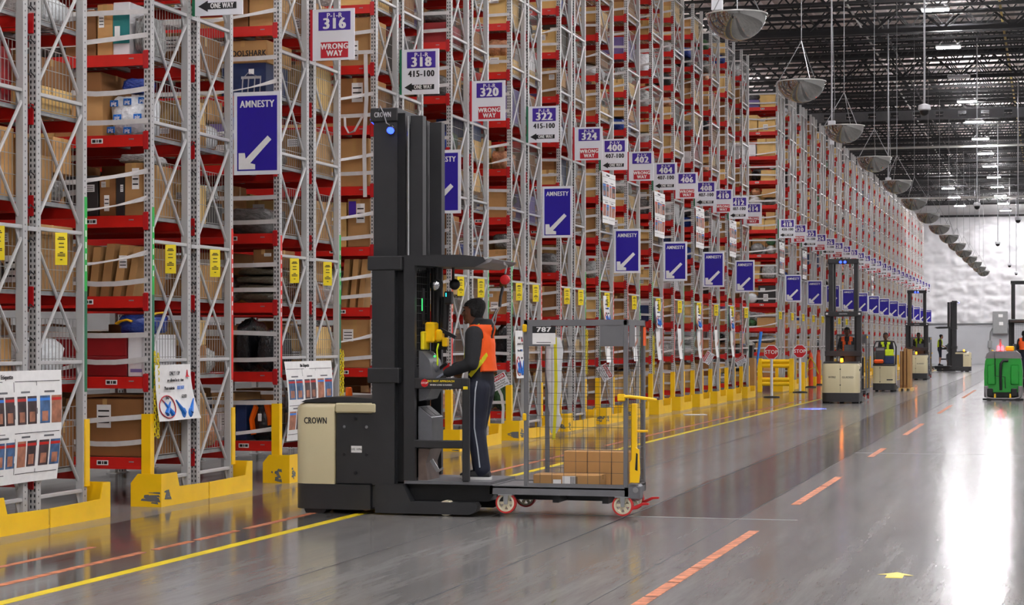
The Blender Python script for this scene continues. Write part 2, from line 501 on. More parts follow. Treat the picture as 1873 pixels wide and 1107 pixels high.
# ------------------------------------------------------------------ the building
from mathutils import noise as mnoise
XL, XR, YB, YF, ZC = -32.0, 15.0, -25.0, 152.0, 13.0
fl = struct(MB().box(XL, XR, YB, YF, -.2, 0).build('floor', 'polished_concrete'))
struct(MB().box(XL-.2, XL, YB, YF, 0, ZC).build('wall_left', 'side_wall'))
struct(MB().box(XR, XR+.2, YB, YF, 0, ZC).build('wall_right', 'side_wall'))
struct(MB().box(XL, XR, YB-.2, YB, 0, ZC).build('wall_back', 'side_wall'))
wf = struct(MB().box(XL, XR, YF, YF+.2, 0, ZC).build('wall_front', 'wall_panel'))
# quilted insulation on the upper part of the end wall
def quilt():
    mb = MB(); x0, x1, z0, z1 = -11.0, 6.0, 3.05, 12.75; st = .11
    nx, nz = int((x1-x0)/st), int((z1-z0)/st)
    for j in range(nz+1):
        for i in range(nx+1):
            x, z = x0+(x1-x0)*i/nx, z0+(z1-z0)*j/nz
            px, pz = (x/1.22) % 1, ((z-z0)/1.05) % 1
            b = (abs(math.sin(math.pi*px))**.5)*(abs(math.sin(math.pi*pz))**.5)
            d = .02+.19*b*(.55+.7*mnoise.noise((x*.8, z*1.2, 3)))+.12*mnoise.noise((x*1.5, z*2.2, 9))+.05*mnoise.noise((x*3.3, z*5.5, 2))
            if j in (0, nz): d = .02
            mb.v.append((x, YF-max(.01, d+.05), z))
    w = nx+1
    for j in range(nz):
        for i in range(nx):
            mb.f.append((j*w+i, j*w+i+1, (j+1)*w+i+1, (j+1)*w+i)); mb.m.append(0)
    return mb.build('insulation_quilt', 'quilt', wf, True, ang=80)
quilt()
MB().box(-11, 6, YF-.09, YF-.005, 2.98, 3.05).build('ledge', 'tray', wf)
MB().box(-11, 6, YF-.3, YF-.02, 11.05, 11.2).build('wall_girt', 'girder', wf)
# pipework and panel on the end wall
ep = thing('electrical_panel', 'grey electrical cabinet mounted high on the white end wall', 'electrical panel', (-3.62, YF, 0))
MB().cbox(-.62, .48, -.42, -.06, 2.25, 3.95, .03).build('cabinet', 'box_grey', ep)
MB().cbox(-.2, .12, -.44, -.415, 3.5, 3.72, .005).build('notice', 'paper', ep)
MB().cbox(-.15, .15, -.44, -.415, 2.9, 3.15, .005).build('notice', 'paper', ep)
MB().path([(-.62,-.2,2.7),(-.78,-.15,2.4),(-.82,-.15,1.7),(-.82,-.15,0)], .05).build('conduit', 'box_grey', ep)
MB().path([(.48,-.2,2.7),(.62,-.15,2.1),(.72,-.15,1.6),(1.0,-.15,1.45)], .05).build('conduit', 'box_grey', ep)
MB().cbox(-.97, -.67, -.3, -.05, 1.2, 1.75, .03).build('switch_box', 'box_grey', ep)
tag(MB().lathe([(.1,0),(.1,.95),(.07,1.04),(.0,1.07)], 12).build('bollard', 'yellow', None, True, (-4.25, YF-.6, 0)), 'short yellow steel bollard at the foot of the end wall', 'bollard')

# ceiling: ribbed deck, open-web joists, girders, tray and pipes
def ceiling():
    mb = MB(); x = XL; z = ZC
    pr = []
    while x < XR:
        pr += [(x, z), (x+.16, z), (x+.2, z-.075), (x+.32, z-.075), (x+.36, z)]
        x += .36
    vs = [(p[0], YB, p[1]) for p in pr]+[(p[0], YF, p[1]) for p in pr]; n = len(pr)
    mb.add(vs, [(i, i+1, n+i+1, n+i) for i in range(n-1)])
    return struct(mb.build('ceiling', 'deck_metal'))
ce = ceiling()
def joist_mesh(depth_, ch, web, pan, name, m):
    mb = MB(); x0, x1 = XL, XR
    mb.box(x0, x1, -ch/2, ch/2, 0, ch*.9).box(x0, x1, -ch/2, ch/2, depth_-ch*.9, depth_)
    x = x0; k = 0
    while x < x1-pan:
        a, b = (ch*.45, depth_-ch*.45) if k % 2 == 0 else (depth_-ch*.45, ch*.45)
        mb.bar((x, 0, a), (x+pan, 0, b), web, web, (0,1,0)); x += pan; k += 1
    return mb.mesh(name, m)
jm = joist_mesh(.78, .085, .042, .55, 'joist', 'joist')
gm = joist_mesh(1.1, .16, .07, 1.1, 'girder', 'girder')
y = 36.0; k = 0
while y < YF-1:
    if k % 9 == 4: put('girder', gm, ce, (0, y, 11.72))
    else: put('joist', jm, ce, (0, y, 12.06))
    y += 1.32; k += 1
for X in (-28, -16.5, -5.4, 6.5):      # bridging angles that tie the joists together
    MB().bar((X, 36, 12.1), (X, YF, 12.1), .05, .05).build('bridging', 'joist', ce)
    MB().bar((X-2.6, 36, 12.75), (X-2.6, YF, 12.75), .05, .05).build('bridging', 'joist', ce)
mb = MB()
mb.box(XL, XR, -.03, .03, 0, .07).box(XL, XR, -.03, .03, .33, .40)
x = XL
while x < XR-1: mb.box(x, x+.62, -.03, .03, .07, .33); x += .95
mb.build('service_tray', 'tray', ce, loc=(0, 86, 11.2))
MB().tube((-6.2, 36, 12.3), (-6.2, YF-.2, 12.3), .035, 8).build('sprinkler_pipe', 'pipe_white', ce, True)
MB().tube((-1.55, 36, 12.25), (-1.55, YF-.2, 12.25), .04, 8).build('gas_pipe', 'pipe_yellow', ce, True)
MB().tube((XL, 104, 11.75), (XR, 104, 11.75), .06, 8).build('sprinkler_pipe', 'pipe_white', ce, True)
MB().tube((XL, 141, 11.75), (XR, 141, 11.75), .08, 8).build('sprinkler_pipe', 'pipe_white', ce, True)

# floor markings (paint on the slab)
def paint(name, m, x, y0, y1, w): return MB().box(x-w/2, x+w/2, y0, y1, 0, .003).build(name, m, fl)
paint('lane_line', 'line_yellow', -6.5, -5, 146, .1)
for y0, y1 in ((9.5, 14.35), (14.55, 15.25), (15.35, 16.2), (16.4, 19.3), (22.5, 29.5), (31, 44), (46, 58)):
    paint('lane_dash', 'line_orange', -6.98+.012*(y0-12)*.2, y0, y1, .07)
paint('lane_dash', 'line_orange', -7.55, 13.0, 14.6, .06)
for y0, y1 in ((10.6, 12.7), (12.75, 13.5), (13.55, 14.4), (14.45, 17.4), (20.3, 22.9), (23.0, 24.6), (29, 31.4), (36, 41), (47, 53), (60, 70)):
    paint('lane_dash', 'line_orange', -2.54, y0, y1, .09)
for X, w in ((-3.93, .018), (-2.86, .01), (-5.2, .008)): MB().box(X-w/2, X+w/2, 2, 146, 0, .0012).build('slab_joint', 'joint_dark', fl)
MB().box(-5.2, -2.3, 18.53, 18.56, 0, .0014).build('slab_joint', 'joint_pale', fl)
MB().box(-2.86, .5, 30.0, 30.04, 0, .0014).build('slab_joint', 'joint_pale', fl)
mb = MB().box(-.06, .06, 0, .16, 0, .003).add([(-.13,.16,.003),(.13,.16,.003),(0,.34,.003)], [(0,1,2)])
mb.build('direction_arrow', 'line_yellow', fl, loc=(-1.08, 14.2, 0))

# ceiling lamps over the aisle: flat panel on a hanger wire; the panel lights the hall, an added top glow the deck
mbp = MB().box(-.38, .38, -.2, .2, -.012, 0)
lamp_panel = mbp.mesh('panel', 'lamp_glow')
lamp_body = MB().cbox(-.4, .4, -.22, .22, .0, .07, .02).mesh('housing', 'lamp_body')
deck_fill = MB().box(-.3, .3, -.15, .15, .0705, .072).mesh('added_uplight', 'deck_fill')  # unseen glowing sheet added on the housing to brighten the ceiling deck
lamp_drv = MB().cbox(.3, .42, -.08, .08, .07, .16, .01).mesh('driver', 'black_plastic')
lamp_wire = MB().tube((-.3,0,.07), (0,0,.55), .006, 4).tube((.3,0,.07), (0,0,.55), .006, 4).tube((0,0,.55), (0,0,1.5), .006, 4).mesh('hanger', 'black_plastic')
off_panel = mbp.mesh('panel', 'lamp_body')
def ceiling_lamp(x, y, on=True):
    t = thing('ceiling_lamp', 'flat white panel lamp glowing under the dark joists' if on else 'unlit grey panel lamp hanging among the glowing ones', 'lamp', (x, y, 11.3), 0, 'panel lamps over the main aisle' if on else None)
    put('panel', lamp_panel if on else off_panel, t); put('housing', lamp_body, t)
    if on: put('added_uplight', deck_fill, t)
    put('driver', lamp_drv, t); put('hanger', lamp_wire, t)
for k in range(-10, 14):
    ceiling_lamp(-3.25, 58.3+7.55*k if k < 12 else 149.0-(13-k)*7.5, k != 2)
for Y in (126.5, 134.5, 143): ceiling_lamp(-6.25, Y)
for k in range(-9, 13):
    ceiling_lamp(4.2, 54.5+7.55*k)
for k in range(-6, 13): ceiling_lamp(-13.5, 54.5+7.55*k)

# ------------------------------------------------------------------ storage racks
XF, BAY, RH = -8.88, 2.6, 10.4
LV0, LVS = .43, .828
RP = [(-.0375,0),(.0375,0),(.0375,.08),(.012,.08),(.012,.07),(-.012,.07),(-.012,.08),(-.0375,.08)]
FP = [(-.0375,.08),(-.0375,0),(.0375,0),(.0375,.08)]
post_a = MB().prism(RP, 'z', 0, RH).box(-.07, .07, -.03, .11, 0, .012).mesh('upright_post', 'post_slotted')
post_b = MB().prism(FP, 'z', 0, RH).box(-.07, .07, -.03, .11, 0, .012).mesh('upright_post', 'post_plain')
BL = BAY-.075
beam_front = MB().box(-BL, 0, 0, .045, -.06, .06).box(-BL, 0, -.004, 0, -.06, -.035).mi(1).cbox(-.005, .052, -.012, .0, -.095, .095, .006).box(-.012, .0, -.006, .05, -.08, .085).mesh('beam', ['beam_red', 'beam_plate'])
beam_rear = MB().box(-BL, 0, 0, .045, -.06, .06).mi(1).cbox(-.005, .052, .045, .057, -.095, .095, .006).mesh('beam', ['beam_red', 'beam_plate'])
bin_label = MB().box(0, .13, -.003, 0, -.022, .028).mi(1).box(.012, .05, -.0036, -.003, -.012, .018).box(.06, .075, -.0036, -.003, -.012, .018).box(.083, .118, -.0036, -.003, -.012, .018).mesh('bin_label', ['paper', 'ink'])
bolt_dot = MB().cbox(0, .055, -.003, 0, -.006, .006, .002).mesh('slot_mark', 'galv')
def strap_mesh(tilt, sag, twist):
    pts, sd = [], []
    for i in range(11):
        t = i/10; x = -BL*t**1.6
        pts.append((x, 0, tilt*min(1, -x/.9)-sag*math.sin(math.pi*min(1, -x/1.0))))
        a = twist*math.sin(math.pi*min(1, -x/.9))
        sd.append((0, math.sin(a), math.cos(a)))
    return MB().ribbon(pts, sd, .052, .003).mesh('restraint_strap', 'strap_white')
straps = [strap_mesh(0,0,0), strap_mesh(.0,.01,0), strap_mesh(-.07,0,.2), strap_mesh(-.1,.01,.7), strap_mesh(.03,0,0), strap_mesh(-.12,.03,1.2), strap_mesh(.0,.04,.0)]
def wire_grid(dep, h):
    mb = MB(); n = int(dep/.066); t = .0025
    for i in range(n+1):
        y = i*dep/n; mb.box(-t, t, y-t, y+t, 0, h)
    for j in range(4):
        z = h*j/3; mb.box(-t*1.2, t*1.2, 0, dep, z-t*1.2, z+t*1.2)
    return mb.mesh('wire_panel', 'wire')
def deck_mesh(dep):
    mb = MB(); t = .004
    for i in range(21): x = -BL*i/20; mb.box(x-t, x+t, 0, dep, 0, .008)
    for j in range(8): y = dep*j/7; mb.box(-BL, 0, y-t, y+t, -.006, .002)
    for i in range(1, 4): x = -BL*i/4; mb.box(x-.025, x+.025, 0, dep, -.045, -.006)
    mb.box(-.03, 0, 0, dep, -.03, .0)
    return mb.mesh('wire_deck', 'galv')
def brace_set(dep, pitch):
    a, b = .07, dep-.07
    z0, z1 = .1, pitch-.1
    d1 = MB().tube((.014, a, z0), (.014, b, z1), .0165, 7).mesh('brace', 'brace_grey', True)
    d2 = MB().tube((-.02, a, z1), (-.02, b, z0), .0165, 7).mesh('brace', 'brace_grey', True)
    h = MB().cbox(-.018, .03, .06, dep-.06, -.018, .018, .005).mesh('brace', 'brace_grey')
    gus = MB().prism([(dep-.085, -.16), (dep-.085, -.01), (dep-.16, -.01)], 'x', -.005, .005).mesh('gusset', 'brace_grey')
    return d1, d2, h, gus
BP, BZ = 1.225, .26
FR = {}
def frame_kit(dep):
    if dep not in FR:
        FR[dep] = dict(br=brace_set(dep, BP), grid=wire_grid(dep-.17, .56), deck=deck_mesh(dep-.1))
    return FR[dep]
protector = MB().prism([(-.05,-.035),(.05,-.035),(.05,.055),(.03,.055),(.03,-.015),(-.05,-.015)], 'z', .30, .94).box(.012,.046,-.0352,-.034,.6,.66).mesh('post_protector', 'yellow')
protector_b = MB().prism([(.05,.025),(.05,.115),(-.05,.115),(-.05,.095),(.03,.095),(.03,.025)], 'z', .30, .94).mesh('post_protector', 'yellow')
def strip_mesh(kind):
    mb = MB()
    if kind == 'green':
        mb.box(0, .003, .03, .08, 2.16, 3.06).mi(1).box(0, .003, .03, .08, 1.2, 2.16).mi(2)
        for z in (2.35, 2.46, 2.57, 2.68, 2.8): mb.box(.003, .0036, .045, .066, z, z+.06)
        return mb.mesh('colour_strip', ['strip_green', 'strip_dkgreen', 'paper'])
    mb.box(0, .003, .03, .08, 1.25, 2.95).mi(1)
    for z in [1.98+.105*i for i in range(8)]: mb.box(.003, .0036, .042, .068, z, z+.05)
    return mb.mesh('colour_strip', ['strip_red', 'paper'])
strips = {'green': strip_mesh('green'), 'red': strip_mesh('red')}
spacer = MB().box(-.02, .03, 0, .16, -.02, .02).mesh('row_spacer', 'brace_grey')
tie_mesh = MB().path([(.0,0,0),(.012,.03,-.02),(-.004,.07,.02),(.01,.11,-.01),(0,.16,0)], .006, 5).mesh('net_tie', 'black_plastic')

RACKS = []     # dict(num, units=[(Yn, dep)], root, zmax)
def add_unit(root, Yn, dep, zmax, strip_near=None, strip_far=None, detail=2, strap_side=0):
    kit = frame_kit(dep); Yf = Yn+dep
    for bx, full in ((XF-.0375, True), (XF-.0375-BAY, False)):
        p = put('upright_post', post_a, root, (bx, Yn, 0))
        q = put('upright_post', post_b, root, (bx, Yf-.08, 0))
        if full:
            if strip_near: put('colour_strip', strips[strip_near], p, (.0376, 0, 0))
            if strip_far: put('colour_strip', strips[strip_far], q, (.0376, 0, 0))
    d1, d2, h, gus = kit['br']; z = BZ
    while z < min(RH-.2, zmax):
        put('brace', h, root, (XF-.0375, Yn, z))
        if z+BP < RH:
            put('brace', d1, root, (XF-.0375, Yn, z)); put('brace', d2, root, (XF-.0375, Yn, z))
            if detail > 1: put('gusset', gus, root, (XF-.0375, Yn, z))
        z += BP
    for lv in range(12):
        z = LV0+LVS*lv
        if z > zmax: break
        b = put('beam', beam_front, root, (XF-.075, Yn, z))
        if random.random() < .55: put('bin_label', bin_label, b, (random.uniform(-.72, -.42), 0, 0))
        if detail > 1: put('slot_mark', bolt_dot, b, (-.17, 0, .015))
        put('beam', beam_rear, root, (XF-.075, Yf-.045, z))
        put('wire_deck', kit['deck'], root, (XF-.075, Yn+.05, z+.052))
        put('wire_panel', kit['grid'], root, (XF-.068, Yn+.085, z+.075))
        yy = Yn-.006 if strap_side == 0 else Yf+.006
        for dz in (.22, .5):
            put('restraint_strap', random.choice(straps), root, (XF-.03, yy, z+dz+random.uniform(-.02, .03)))

def guard(num, Yn, Yf, style, label):
    """bent yellow kerb plate round the foot of a rack end"""
    t = thing('rack_guard', label, 'guard rail', (XF+.18, 0, 0), 0, 'yellow guards along the rack ends')
    e = .13
    if style == 'near': pl = [(Yn-e,0),(Yf,0),(Yf,.175),(Yn+.3,.185),(Yn+.24,.335),(Yn-e,.335)]
    elif style == 'far': pl = [(Yn,0),(Yf+e,0),(Yf+e,.335),(Yf-.02,.335),(Yf-.07,.185),(Yn,.175)]
    else: pl = [(Yn-e,0),(Yf+e,0),(Yf+e,.335),(Yf+.0,.335),(Yf-.05,.185),(Yn+.42,.185),(Yn+.36,.335),(Yn-e,.335)]
    MB().prism(pl, 'x', -.012, 0).build('kerb_plate', 'yellow', t)
    if style != 'far':
        MB().prism([(-.012,0),(-.34,0),(-.34,.24),(-.26,.335),(-.012,.335)], 'y', Yn-e, Yn-e+.012).build('end_plate', 'yellow', t)
    if style != 'near':
        MB().prism([(-.012,0),(-.34,0),(-.34,.24),(-.26,.335),(-.012,.335)], 'y', Yf+e-.012, Yf+e).build('end_plate', 'yellow', t)
    MB().box(-.1, -.012, Yn+.02, Yf-.02, 0, .012).build('foot_flange', 'yellow', t)
    if style != 'far' and depth(XF, Yn) < 45:
        rr = random.Random(num)
        for mbx, ax in ((MB(), 'x'), (MB(), 'y')):
            for q in range(16):
                u, v = rr.gauss(.0, .03), rr.gauss(.1, .03); w, h = rr.uniform(.02, .12)*(1.4 if num in (314, 322, 320) else .6), rr.uniform(.006, .03)
                if ax == 'x': mbx.prism([(Yn-e+.1+u, v), (Yn-e+.1+u+w, v-.01), (Yn-e+.1+u+w*.9, v+h), (Yn-e+.1+u+w*.1, v+h*.8)], 'x', 0, .0012+.0003*q)
                else: mbx.prism([(-.16+u, v), (min(-.012, -.16+u+w), v-.01), (min(-.014, -.16+u+w*.9), v+h), (-.16+u+w*.1, v+h*.8)], 'y', Yn-e-.0012-.0003*q, Yn-e)
            o = mbx.build('scuff', 'truck_grey', t); o['kind'] = 'stuff'
    return t

def zvis(Y): return CAMH+680*depth(XF, Y)/FPX
RD, RFL = .97, .16
nums = [312, 314, 316, 318, 320, 322, 324]
for k, n in enumerate(nums):
    Yn = 18.43+3.48*(k-1)
    root = thing('storage_rack', {312: 'grey steel rack with red beams and a wide photo banner across its foot', 314: 'back-to-back rack with sign 314 and a blue-light poster low on its end',
        316: 'back-to-back rack with red WRONG WAY sign 316 and a photo banner behind the truck', 318: 'back-to-back rack with sign 318, partly behind the tall black mast', 320: 'back-to-back rack with red WRONG WAY sign 320, behind the operator',
        322: 'back-to-back rack with sign 322 and a narrow poster, beside cart 787', 324: 'last back-to-back rack before the single racks, red WRONG WAY sign 324'}[n], 'rack', (0, 0, 0), 0, 'tall racks along the aisle')
    # origin at the rack's foot
    near_c = 'red' if k % 2 == 0 else 'green'
    far_c = 'green' if k % 2 == 0 else 'red'
    zm = zvis(Yn+2.1)
    add_unit(root, Yn, RD, zm, near_c, None, 2, 0)
    add_unit(root, Yn+RD+RFL, RD, zm, None, far_c, 2, 1)
    put('post_protector', protector, root, (XF-.0375, Yn, 0)); put('post_protector', protector_b, root, (XF-.0375, Yn+2*RD+RFL-.08, 0))
    z = 2.7
    while z < zm: put('row_spacer', spacer, root, (XF-.02, Yn+RD, z)); z += 2.45
    z = .5
    while z < zm: put('net_tie', tie_mesh, root, (XF-.01, Yn+RD, z)); z += .3
    if k > 0: guard(n, Yn, Yn+RD+.06, 'near', 'scuffed yellow kerb guard at the near post of rack %d' % n)
    else: guard(n, Yn, Yn+RD+.06, 'near', 'yellow kerb guard under the wide photo banner')
    guard(n+1, Yn+RD+.09, Yn+2*RD+RFL, 'far', 'yellow kerb guard with raised end at the far post of rack %d' % n if n > 312 else 'yellow kerb guard with raised end beside the photo banner rack')
    RACKS.append(dict(num=n, units=[(Yn, RD), (Yn+RD+RFL, RD)], root=root, zm=zm))
VD = 1.36
for k in range(8):
    n = 400+2*k; Yn = 39.15+2.745*k
    root = thing('storage_rack', 'single-depth grey steel storage rack with red beams, sign %d hung on it' % n, 'rack', (0, 0, 0), 0, 'tall racks along the aisle')
    zm = min(RH, zvis(Yn+1.4))
    add_unit(root, Yn, VD, zm, 'red' if k % 2 else 'green', 'green' if k % 2 else 'red', 1, 0)
    put('post_protector', protector, root, (XF-.0375, Yn, 0)); put('post_protector', protector_b, root, (XF-.0375, Yn+VD-.08, 0))
    guard(n, Yn, Yn+VD, 'both', 'yellow U-shaped kerb guard round the foot of rack %d' % n)
    RACKS.append(dict(num=n, units=[(Yn, VD)], root=root, zm=zm))
# the long block beyond the cross aisle
def far_frame_mesh(dep):
    mb = MB()
    z = BZ
    while z < RH-.2:
        mb.box(-.018, .03, .06, dep-.06, z-.018, z+.018)
        if z+BP < RH: mb.bar((.014,.07,z+.1),(.014,dep-.07,z+BP-.1),.034,.034,(1,0,0)).bar((-.02,.07,z+BP-.1),(-.02,dep-.07,z+.1),.034,.034,(1,0,0))
        z += BP
    return mb.mesh('bracing', 'brace_grey')
FD, FT = .84, 1.84
far_brace = far_frame_mesh(FD)
mb = MB()
for lv in range(12):
    z = LV0+LVS*lv
    mb.box(-BL, 0, 0, .045, z-.06, z+.06).box(-BL, 0, FT-.045, FT, z-.06, z+.06).box(-.005, .052, -.012, 0, z-.095, z+.095)
far_beams = mb.mesh('beams', 'beam_red')
mb = MB()
for lv in range(12):
    z = LV0+LVS*lv
    for dz in (.22, .5): mb.box(-BL, .03, -.008, -.004, z+dz-.026, z+dz+.026)
far_straps = mb.mesh('restraint_straps', 'strap_white')
far_post = MB().box(-.0375, .0375, 0, .08, 0, RH).mesh('upright_post', 'rack_grey')
FAR = []
for k in range(25):
    n = 418+2*k; Yn = 66.3+3.2*k
    if Yn+FT > YF-2: break
    root = thing('storage_rack', 'grey storage rack with red beams past the cross aisle, small sign %d on it' % n, 'rack', (0, 0, 0), 0, 'tall racks along the aisle')
    if k == 0:
        add_unit(root, Yn, FD, RH, 'green', None, 1, 0)
        add_unit(root, Yn+FT-FD, FD, RH, None, 'red', 1, 1)
        for lv in range(12): put('beam', beam_front, root, (XF-.075-BAY, Yn, LV0+LVS*lv))
        put('upright_post', post_a, root, (XF-.0375-2*BAY, Yn, 0))
        put('post_protector', protector, root, (XF-.0375, Yn, 0))
    else:
        for bx in (XF-.0375, XF-.0375-BAY):
            for dy in (0, FD-.08, FT-FD, FT-.08): put('upright_post', far_post, root, (bx, Yn+dy, 0))
        for dy in (0, FT-FD): put('bracing', far_brace, root, (XF-.0375, Yn+dy, 0))
        o = put('beams', far_beams, root, (XF-.075, Yn, 0)); o['kind'] = 'stuff'
        o = put('restraint_straps', far_straps, root, (XF-.03, Yn, 0)); o['kind'] = 'stuff'
        put('post_protector', protector, root, (XF-.0375, Yn, 0)); put('post_protector', protector_b, root, (XF-.0375, Yn+FT-.08, 0))
    guard(n, Yn, Yn+FT, 'both', 'yellow U-shaped kerb guard round the foot of rack %d' % n)
    FAR.append(dict(num=n, units=[(Yn, FD), (Yn+FT-FD, FD)], root=root))
def rebase(root, loc):
    loc = Vector(loc)
    for ch in root.children: ch.location = ch.location-loc
    root.location = loc
for r in RACKS+FAR: rebase(r['root'], (XF, r['units'][0][0], 0))

# ------------------------------------------------------------------ goods on the shelves
GOODS = []
def shelf_z(lv): return LV0+LVS*lv+.063
def G(kind, x0, x1, y0, y1, z0, z1, num, lv, side, hand=False, **kw):
    GOODS.append(dict(kind=kind, x0=x0, x1=x1, y0=y0, y1=y1, z0=z0, z1=z1, num=num, lv=lv, side=side, hand=hand, **kw))

# things that can be told apart in the photo, on the aisle faces of racks 314 and 316 and a few others
HAND = {}
def hand(num, lv, kind, pa, pb, yt, yb=None, back=.06, dep=.7, **kw):
    """pa..pb, yt..yb: where it shows on the aisle face (photo pixels); back: set-back from the face"""
    rk = [r for r in RACKS+FAR if r['num'] == num][0]
    Y = rk['units'][0][0]+back
    a, b = x_on_y(pa, Y), x_on_y(pb, Y)
    b = min(b, XF-.1)
    zb = shelf_z(lv) if yb is None else z_at(pb, yb, Y=Y)
    zt = min(z_at((pa+pb)/2, yt, Y=Y), shelf_z(lv)+.66)
    G(kind, a, b, Y, Y+dep, zb, zt, num, lv, 0, True, **kw)
    HAND[num, lv] = min(HAND.get((num, lv), 0), a)
hand(314, 5, 'carton_dark', 120, 175, 20)
hand(314, 5, 'carton', 178, 206, 8, label=1)
hand(314, 5, 'teal_box', 207, 237, 4, dep=.5)
hand(314, 5, 'clear_bag', 240, 268, 18, dep=.6)
hand(314, 4, 'carton', 100, 188, 172)
hand(314, 4, 'carton_dark', 110, 185, 130, 171)
hand(314, 4, 'pad_bag', 190, 268, 168, dep=.62)
hand(314, 4, 'blue_bag', 216, 262, 140, 168, back=.1, dep=.4)
hand(314, 3, 'dark_box', 120, 179, 322, label=2)
hand(314, 3, 'carton_dark', 182, 211, 322, label=3)
hand(314, 3, 'dark_box', 212, 227, 322, label=2)
hand(314, 3, 'carton', 228, 262, 298, label=4)
hand(314, 3, 'clear_bag', 207, 266, 268, 297, dep=.7)
for i, (a, b) in enumerate(((122, 140), (144, 158), (162, 179), (183, 202), (206, 224), (230, 246))):
    hand(314, 2, 'lean', a, b, 446+3*(i % 3), tilt=[.02, .04, .06, .08, .09, .09][i], label=(5 if i == 4 else 0))
hand(314, 1, 'red_box', 100, 232, 652)
hand(314, 1, 'red_box', 100, 231, 613, 651.5)
hand(314, 1, 'white_box', 234, 265, 612, dep=.75)
hand(314, 1, 'tool_bag', 203, 268, 571, 611, dep=.8)
hand(314, 0, 'carton_dark', 120, 265, 730, label=4, dep=.82)
hand(316, 6, 'carton_dark', 424, 453, -5)
hand(316, 6, 'carton', 456, 500, -8)
hand(316, 5, 'navy_box', 405, 486, 116, dep=.72, art=1)
hand(316, 5, 'carton', 400, 488, 72, 115, dep=.8, word='COOLSHARK')
hand(316, 4, 'grey_bag', 424, 498, 262)
hand(316, 3, 'grey_bag', 405, 494, 378, dep=.8)
for i in range(4):
    hand(316, 2, 'camo_bag', 420, 499, 550-16*(i+1)+1, 550-16*i, dep=.75)
hand(316, 2, 'carton_dark', 463, 500, 446, 485, back=.1, dep=.7, label=2)
hand(316, 1, 'black_bag', 424, 458, 580)
hand(316, 1, 'black_bag', 459, 503, 600, dep=.8)
hand(316, 0, 'navy_box', 431, 450, 733, dep=.6)
hand(316, 0, 'harness_bag', 452, 500, 736, dep=.6)
hand(318, 6, 'carton', 622, 676, -4, label=3)
hand(318, 5, 'carton_dark', 622, 676, 50, label=4)
hand(318, 4, 'carton', 622, 674, 150, label=0)
hand(318, 3, 'carton', 636, 676, 284, label=4, print=1)
for i, (a, b) in enumerate(((624, 636), (639, 651), (654, 666))): hand(318, 2, 'lean', a, b, 358, tilt=.05+.01*i)
hand(318, 1, 'carton', 622, 676, 476, label=1)
hand(320, 4, 'carton', 776, 816, 40, label=1)
hand(320, 3, 'carton_dark', 776, 816, 192)
hand(320, 1, 'white_box', 776, 800, 410, dep=.5)
hand(320, 1, 'dark_box', 801, 818, 412, dep=.5)
hand(322, 1, 'black_bag', 900, 928, 555)
hand(322, 0, 'green_bag', 897, 928, 612)
hand(314, 6, 'carton', 150, 262, -40)

# what lies on top of something rests on it
for g in GOODS:
    if g['z0'] > shelf_z(g['lv'])+.02:
        under = [q['z1'] for q in GOODS if q is not g and q['num'] == g['num'] and q['lv'] == g['lv'] and q['z1'] < g['z0']+.12 and q['x0'] < g['x1'] and q['x1'] > g['x0']]
        if under:
            h = g['z1']-g['z0']; g['z0'] = max(under)+.001; g['z1'] = min(g['z0']+h, shelf_z(g['lv'])+.68)

BAGS = ('clear_bag', 'white_bag', 'grey_bag', 'black_bag', 'blue_bag', 'green_bag', 'tan_bag', 'pink_bag')
def pick(rr):
    t = rr.random()
    if t < .60: return rr.choice(('carton', 'carton', 'carton_dark', 'carton_pale', 'carton_pale'))
    if t < .90: return rr.choice(('clear_bag', 'clear_bag', 'grey_bag', 'grey_bag', 'black_bag', 'white_bag', 'green_bag', 'tan_bag', 'blue_bag'))
    return rr.choice(('white_box', 'dark_box', 'navy_box', 'red_box', 'purple_box'))
def fill(num, ui, Yn, dep, lv, x_from, x_to, rr):
    x = x_from; zs = shelf_z(lv); y0, y1 = Yn+.055, Yn+dep-.055
    while x > x_to+.2:
        w = min(rr.uniform(.3, .66), x-x_to)
        kd = pick(rr)
        two = rr.random() < .5
        cols = [(y0+rr.uniform(0, .05), (y0+y1)/2-.01), ((y0+y1)/2+.01, y1-rr.uniform(0, .05))] if two else [(y0+rr.uniform(0, .06), y1-rr.uniform(0, .06))]
        for ci, (a, b) in enumerate(cols):
            if ci: kd = pick(rr)
            sd = ui if not two else ci
            h = rr.uniform(.34, .63)
            if kd in BAGS: h = rr.uniform(.26, .5)
            if rr.random() < .4:
                h = rr.uniform(.24, .34); k2 = pick(rr); h2 = rr.uniform(.2, .62-h)
                G(k2, x-w*rr.uniform(.8, 1), x, a+.01, b-.01, zs+h, zs+h+h2, num, lv, sd)
            G(kd, x-w, x, a, b, zs, zs+h, num, lv, sd, label=rr.choice((0, 0, 1, 2, 3, 4)))
        x -= w+rr.uniform(.012, .05)
for rk in RACKS:
    rr = random.Random(rk['num'])
    V = rk['num'] >= 400
    for ui, (Yn, dep) in enumerate(rk['units']):
        for lv in range(12):
            if LV0+LVS*lv > rk['zm']-.25: break
            xs = XF-.105
            hx = HAND.get((rk['num'], lv)) if ui == 0 else None
            if hx is not None: xs = min(xs, hx-.03)
            xe = XF-(1.5 if V else 1.75)
            fill(rk['num'], ui, Yn, dep, lv, xs, xe, rr)
            xb = min(xs, xe)-.05
            G('carton_dark', XF-BAY+.02, xb, Yn+.08, Yn+dep-.08, shelf_z(lv), shelf_z(lv)+rr.uniform(.45, .62), rk['num'], lv, ui, deep=True)  # one long filler run added behind the goods, blocks stray light and sightlines
